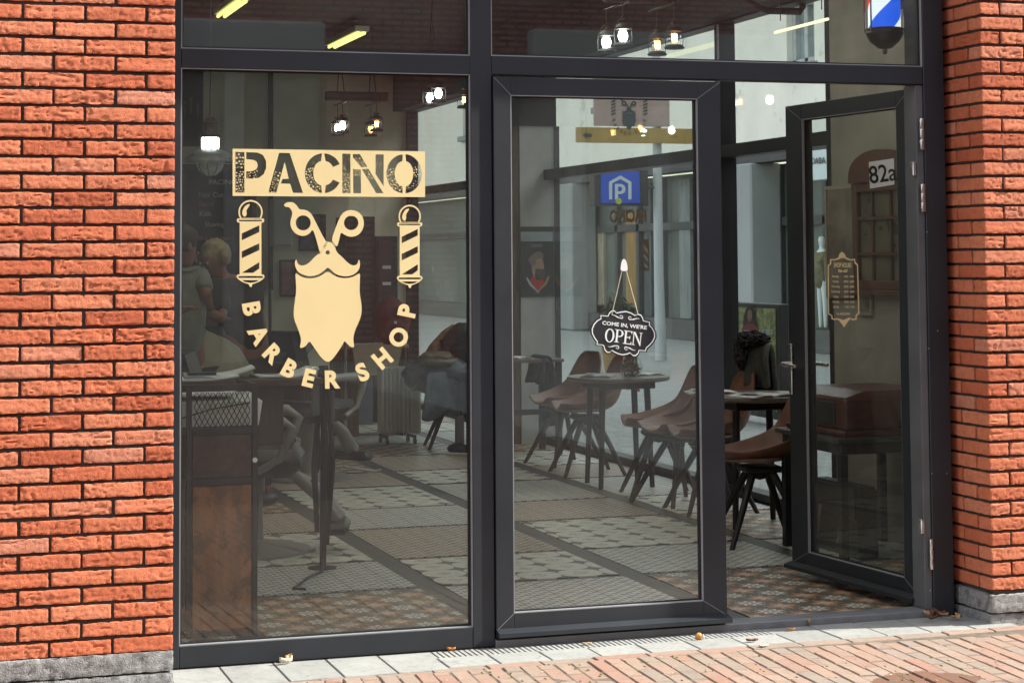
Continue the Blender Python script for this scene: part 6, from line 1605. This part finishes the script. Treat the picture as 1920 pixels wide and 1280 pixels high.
# planter with shrub
c_ = at(1160, 640, Z=0); c_ = Vector((8.2, at(1160, 500, X=8.2).y, 0))
pln = thing('potted_shrub', 'green shrub in ochre planter standing in the side street below the parking sign', 'plant', tuple(c_))
MB().lathe(c_, [(0, 0), (.20, 0), (.26, .5), (.24, .5), (.22, .45), (0, .45)], 24).build('planter', mat('ochre_planter', (.32, .18, .05), .7), pln, smooth=True)
m = MB(); rr = random.Random(9)
for k in range(420):
    d = Vector((rr.gauss(0, 1), rr.gauss(0, 1), rr.gauss(0, 1))).normalized()*rr.uniform(.05, .27); p = c_+Vector((0, 0, .66))+Vector((d.x*.9, d.y*.9, d.z*1.1))
    a = Vector((rr.uniform(-1, 1), rr.uniform(-1, 1), rr.uniform(-.5, 1))).normalized()*.09; b2_ = a.cross(Vector((rr.uniform(-1, 1), rr.uniform(-1, 1), rr.uniform(-1, 1)))).normalized()*.03
    m.add([p-a, p-b2_, p+a, p+b2_], [(0, 1, 2, 3)])
m.build('foliage', mat('shrub_green', (.05, .075, .035), .7, var=.5), pln)
MB().tube([c_+Vector((0, 0, .4)), c_+Vector((.02, 0, .9))], [.03, .015], 8).build('stem', M_leg, pln)

# ---------------- fallen leaves and bits by the threshold
def leaf(lab, px, py, s, rz, col_, curl=.4, grp=None, dz=0):
    p = at(px, py, Z=.002+dz); n = 9; vs = []; fs = []
    for i in range(n):
        u = -1+2*i/(n-1); w_ = (1-u*u)**.6*.42*(1+.25*math.sin(i*2.3))
        for k, v in enumerate((-1, -.5, 0, .5, 1)):
            vs.append((u*s, v*w_*s, s*(curl*v*v+.25*curl*u*u*2+.05*math.sin(i*1.7+k))+.0015))
    for i in range(n-1):
        for k in range(4): fs.append((i*5+k, i*5+k+1, (i+1)*5+k+1, (i+1)*5+k))
    o = MB().add(vs, fs).build('fallen_leaf', col_, smooth='all'); o.location = p; o.rotation_euler = (0, 0, rz)
    md = o.modifiers.new('t', 'SOLIDIFY'); md.thickness = .0012
    tag(o, lab, 'leaf', grp)
L_tan = mat('tan_leaf', (.42, .27, .12), .8, var=.3, scale=60); L_or = mat('orange_leaf', (.50, .20, .04), .6, var=.3, scale=60); L_br = mat('brown_leaf', (.13, .055, .03), .8, var=.4, scale=60); L_pale = mat('pale_leaf', (.55, .50, .38), .8, var=.2, scale=60)
leaf('curled tan leaf on the pale slab left of the window corner', 536, 1244, .026, R(10), L_pale, .7)
leaf('second layer tan leaf lying against the first under the left window', 541, 1239, .022, R(50), L_tan, .8)
leaf('small orange leaf at the foot of the mullion', 846, 1219, .017, R(-20), L_or, .5)
leaf('brown bent leaf under the closed door', 1048, 1196, .018, R(40), L_tan, .9)
leaf('pair of pale crumbs under the closed door', 1121, 1194, .016, R(-10), L_pale, .6)
leaf('flat tan leaf strip on the ribbed drain', 1100, 1207, .022, R(0), L_tan, .15)
leaf('dark brown leaf on the slab right of the closed door', 1410, 1202, .024, R(-15), L_br, .3)
leaf('pale leaf on the edge of the clay pavers before the doorway', 1432, 1212, .022, R(5), L_pale, .2)
leaf('upright tan leaf against the threshold', 1517, 1171, .016, R(70), L_tan, 1.2)
leaf('orange brown leaf scrap beside the upright leaf', 1482, 1181, .018, R(-30), L_or, .3)
rr = random.Random(21)
for k in range(11):
    leaf('dry brown leaf in the heap at the foot of the right jamb', 1768+rr.uniform(-28, 30), 1158+rr.uniform(-5, 4), rr.uniform(.012, .024), rr.uniform(0, 6), (L_br, L_tan, L_br)[k % 3], rr.uniform(.3, 1.2), 'dry leaves heaped at the right jamb', dz=rr.uniform(0, .015))
for k in range(26):
    px, py = rr.uniform(480, 1900), rr.uniform(1215, 1278)
    if at(px, py, Z=0).y > -.02: continue
    leaf('tiny pale scrap of leaf scattered over the paving', px, py, rr.uniform(.004, .008), rr.uniform(0, 6), (L_pale, L_tan)[k % 2], .2, 'tiny leaf scraps on the paving')
sn = at(1310, 1192, Z=.014)
s_ = thing('rolled_leaf', 'round orange brown rolled leaf standing on the slab before the closed door', 'leaf', tuple(sn-Vector((0, 0, .014))))
MB().ell(sn, (.015, .010, .014), 20, 14, fn=lambda d: 1+.1*noise.noise(d*3)).build('roll', mat('snail_orange', (.55, .22, .04), .45, var=.4, scale=90), s_, smooth='all')
MB().tube([sn+Vector((.008, -.006, -.012)), sn+Vector((.017, -.006, -.004)), sn+Vector((.017, -.004, .008))], [.004, .006, .003], 8).build('curl', L_pale, s_, smooth=True)
# moss in the joints
m = MB()
for k in range(160):
    px, py = rr.uniform(900, 1900), rr.uniform(1225, 1278); p = at(px, py, Z=-.003)
    kk = round((p.x+1.1)/.0665); 
    m.ell((p.x, p.y, -.003), (.004, rr.uniform(.004, .016), .0035), 6, 4)
tag(m.build('moss', mat('joint_moss', (.13, .15, .035), .9, var=.5, scale=60)), None, None, kind='stuff')['label'] = 'green moss in the joints of the clay pavers'
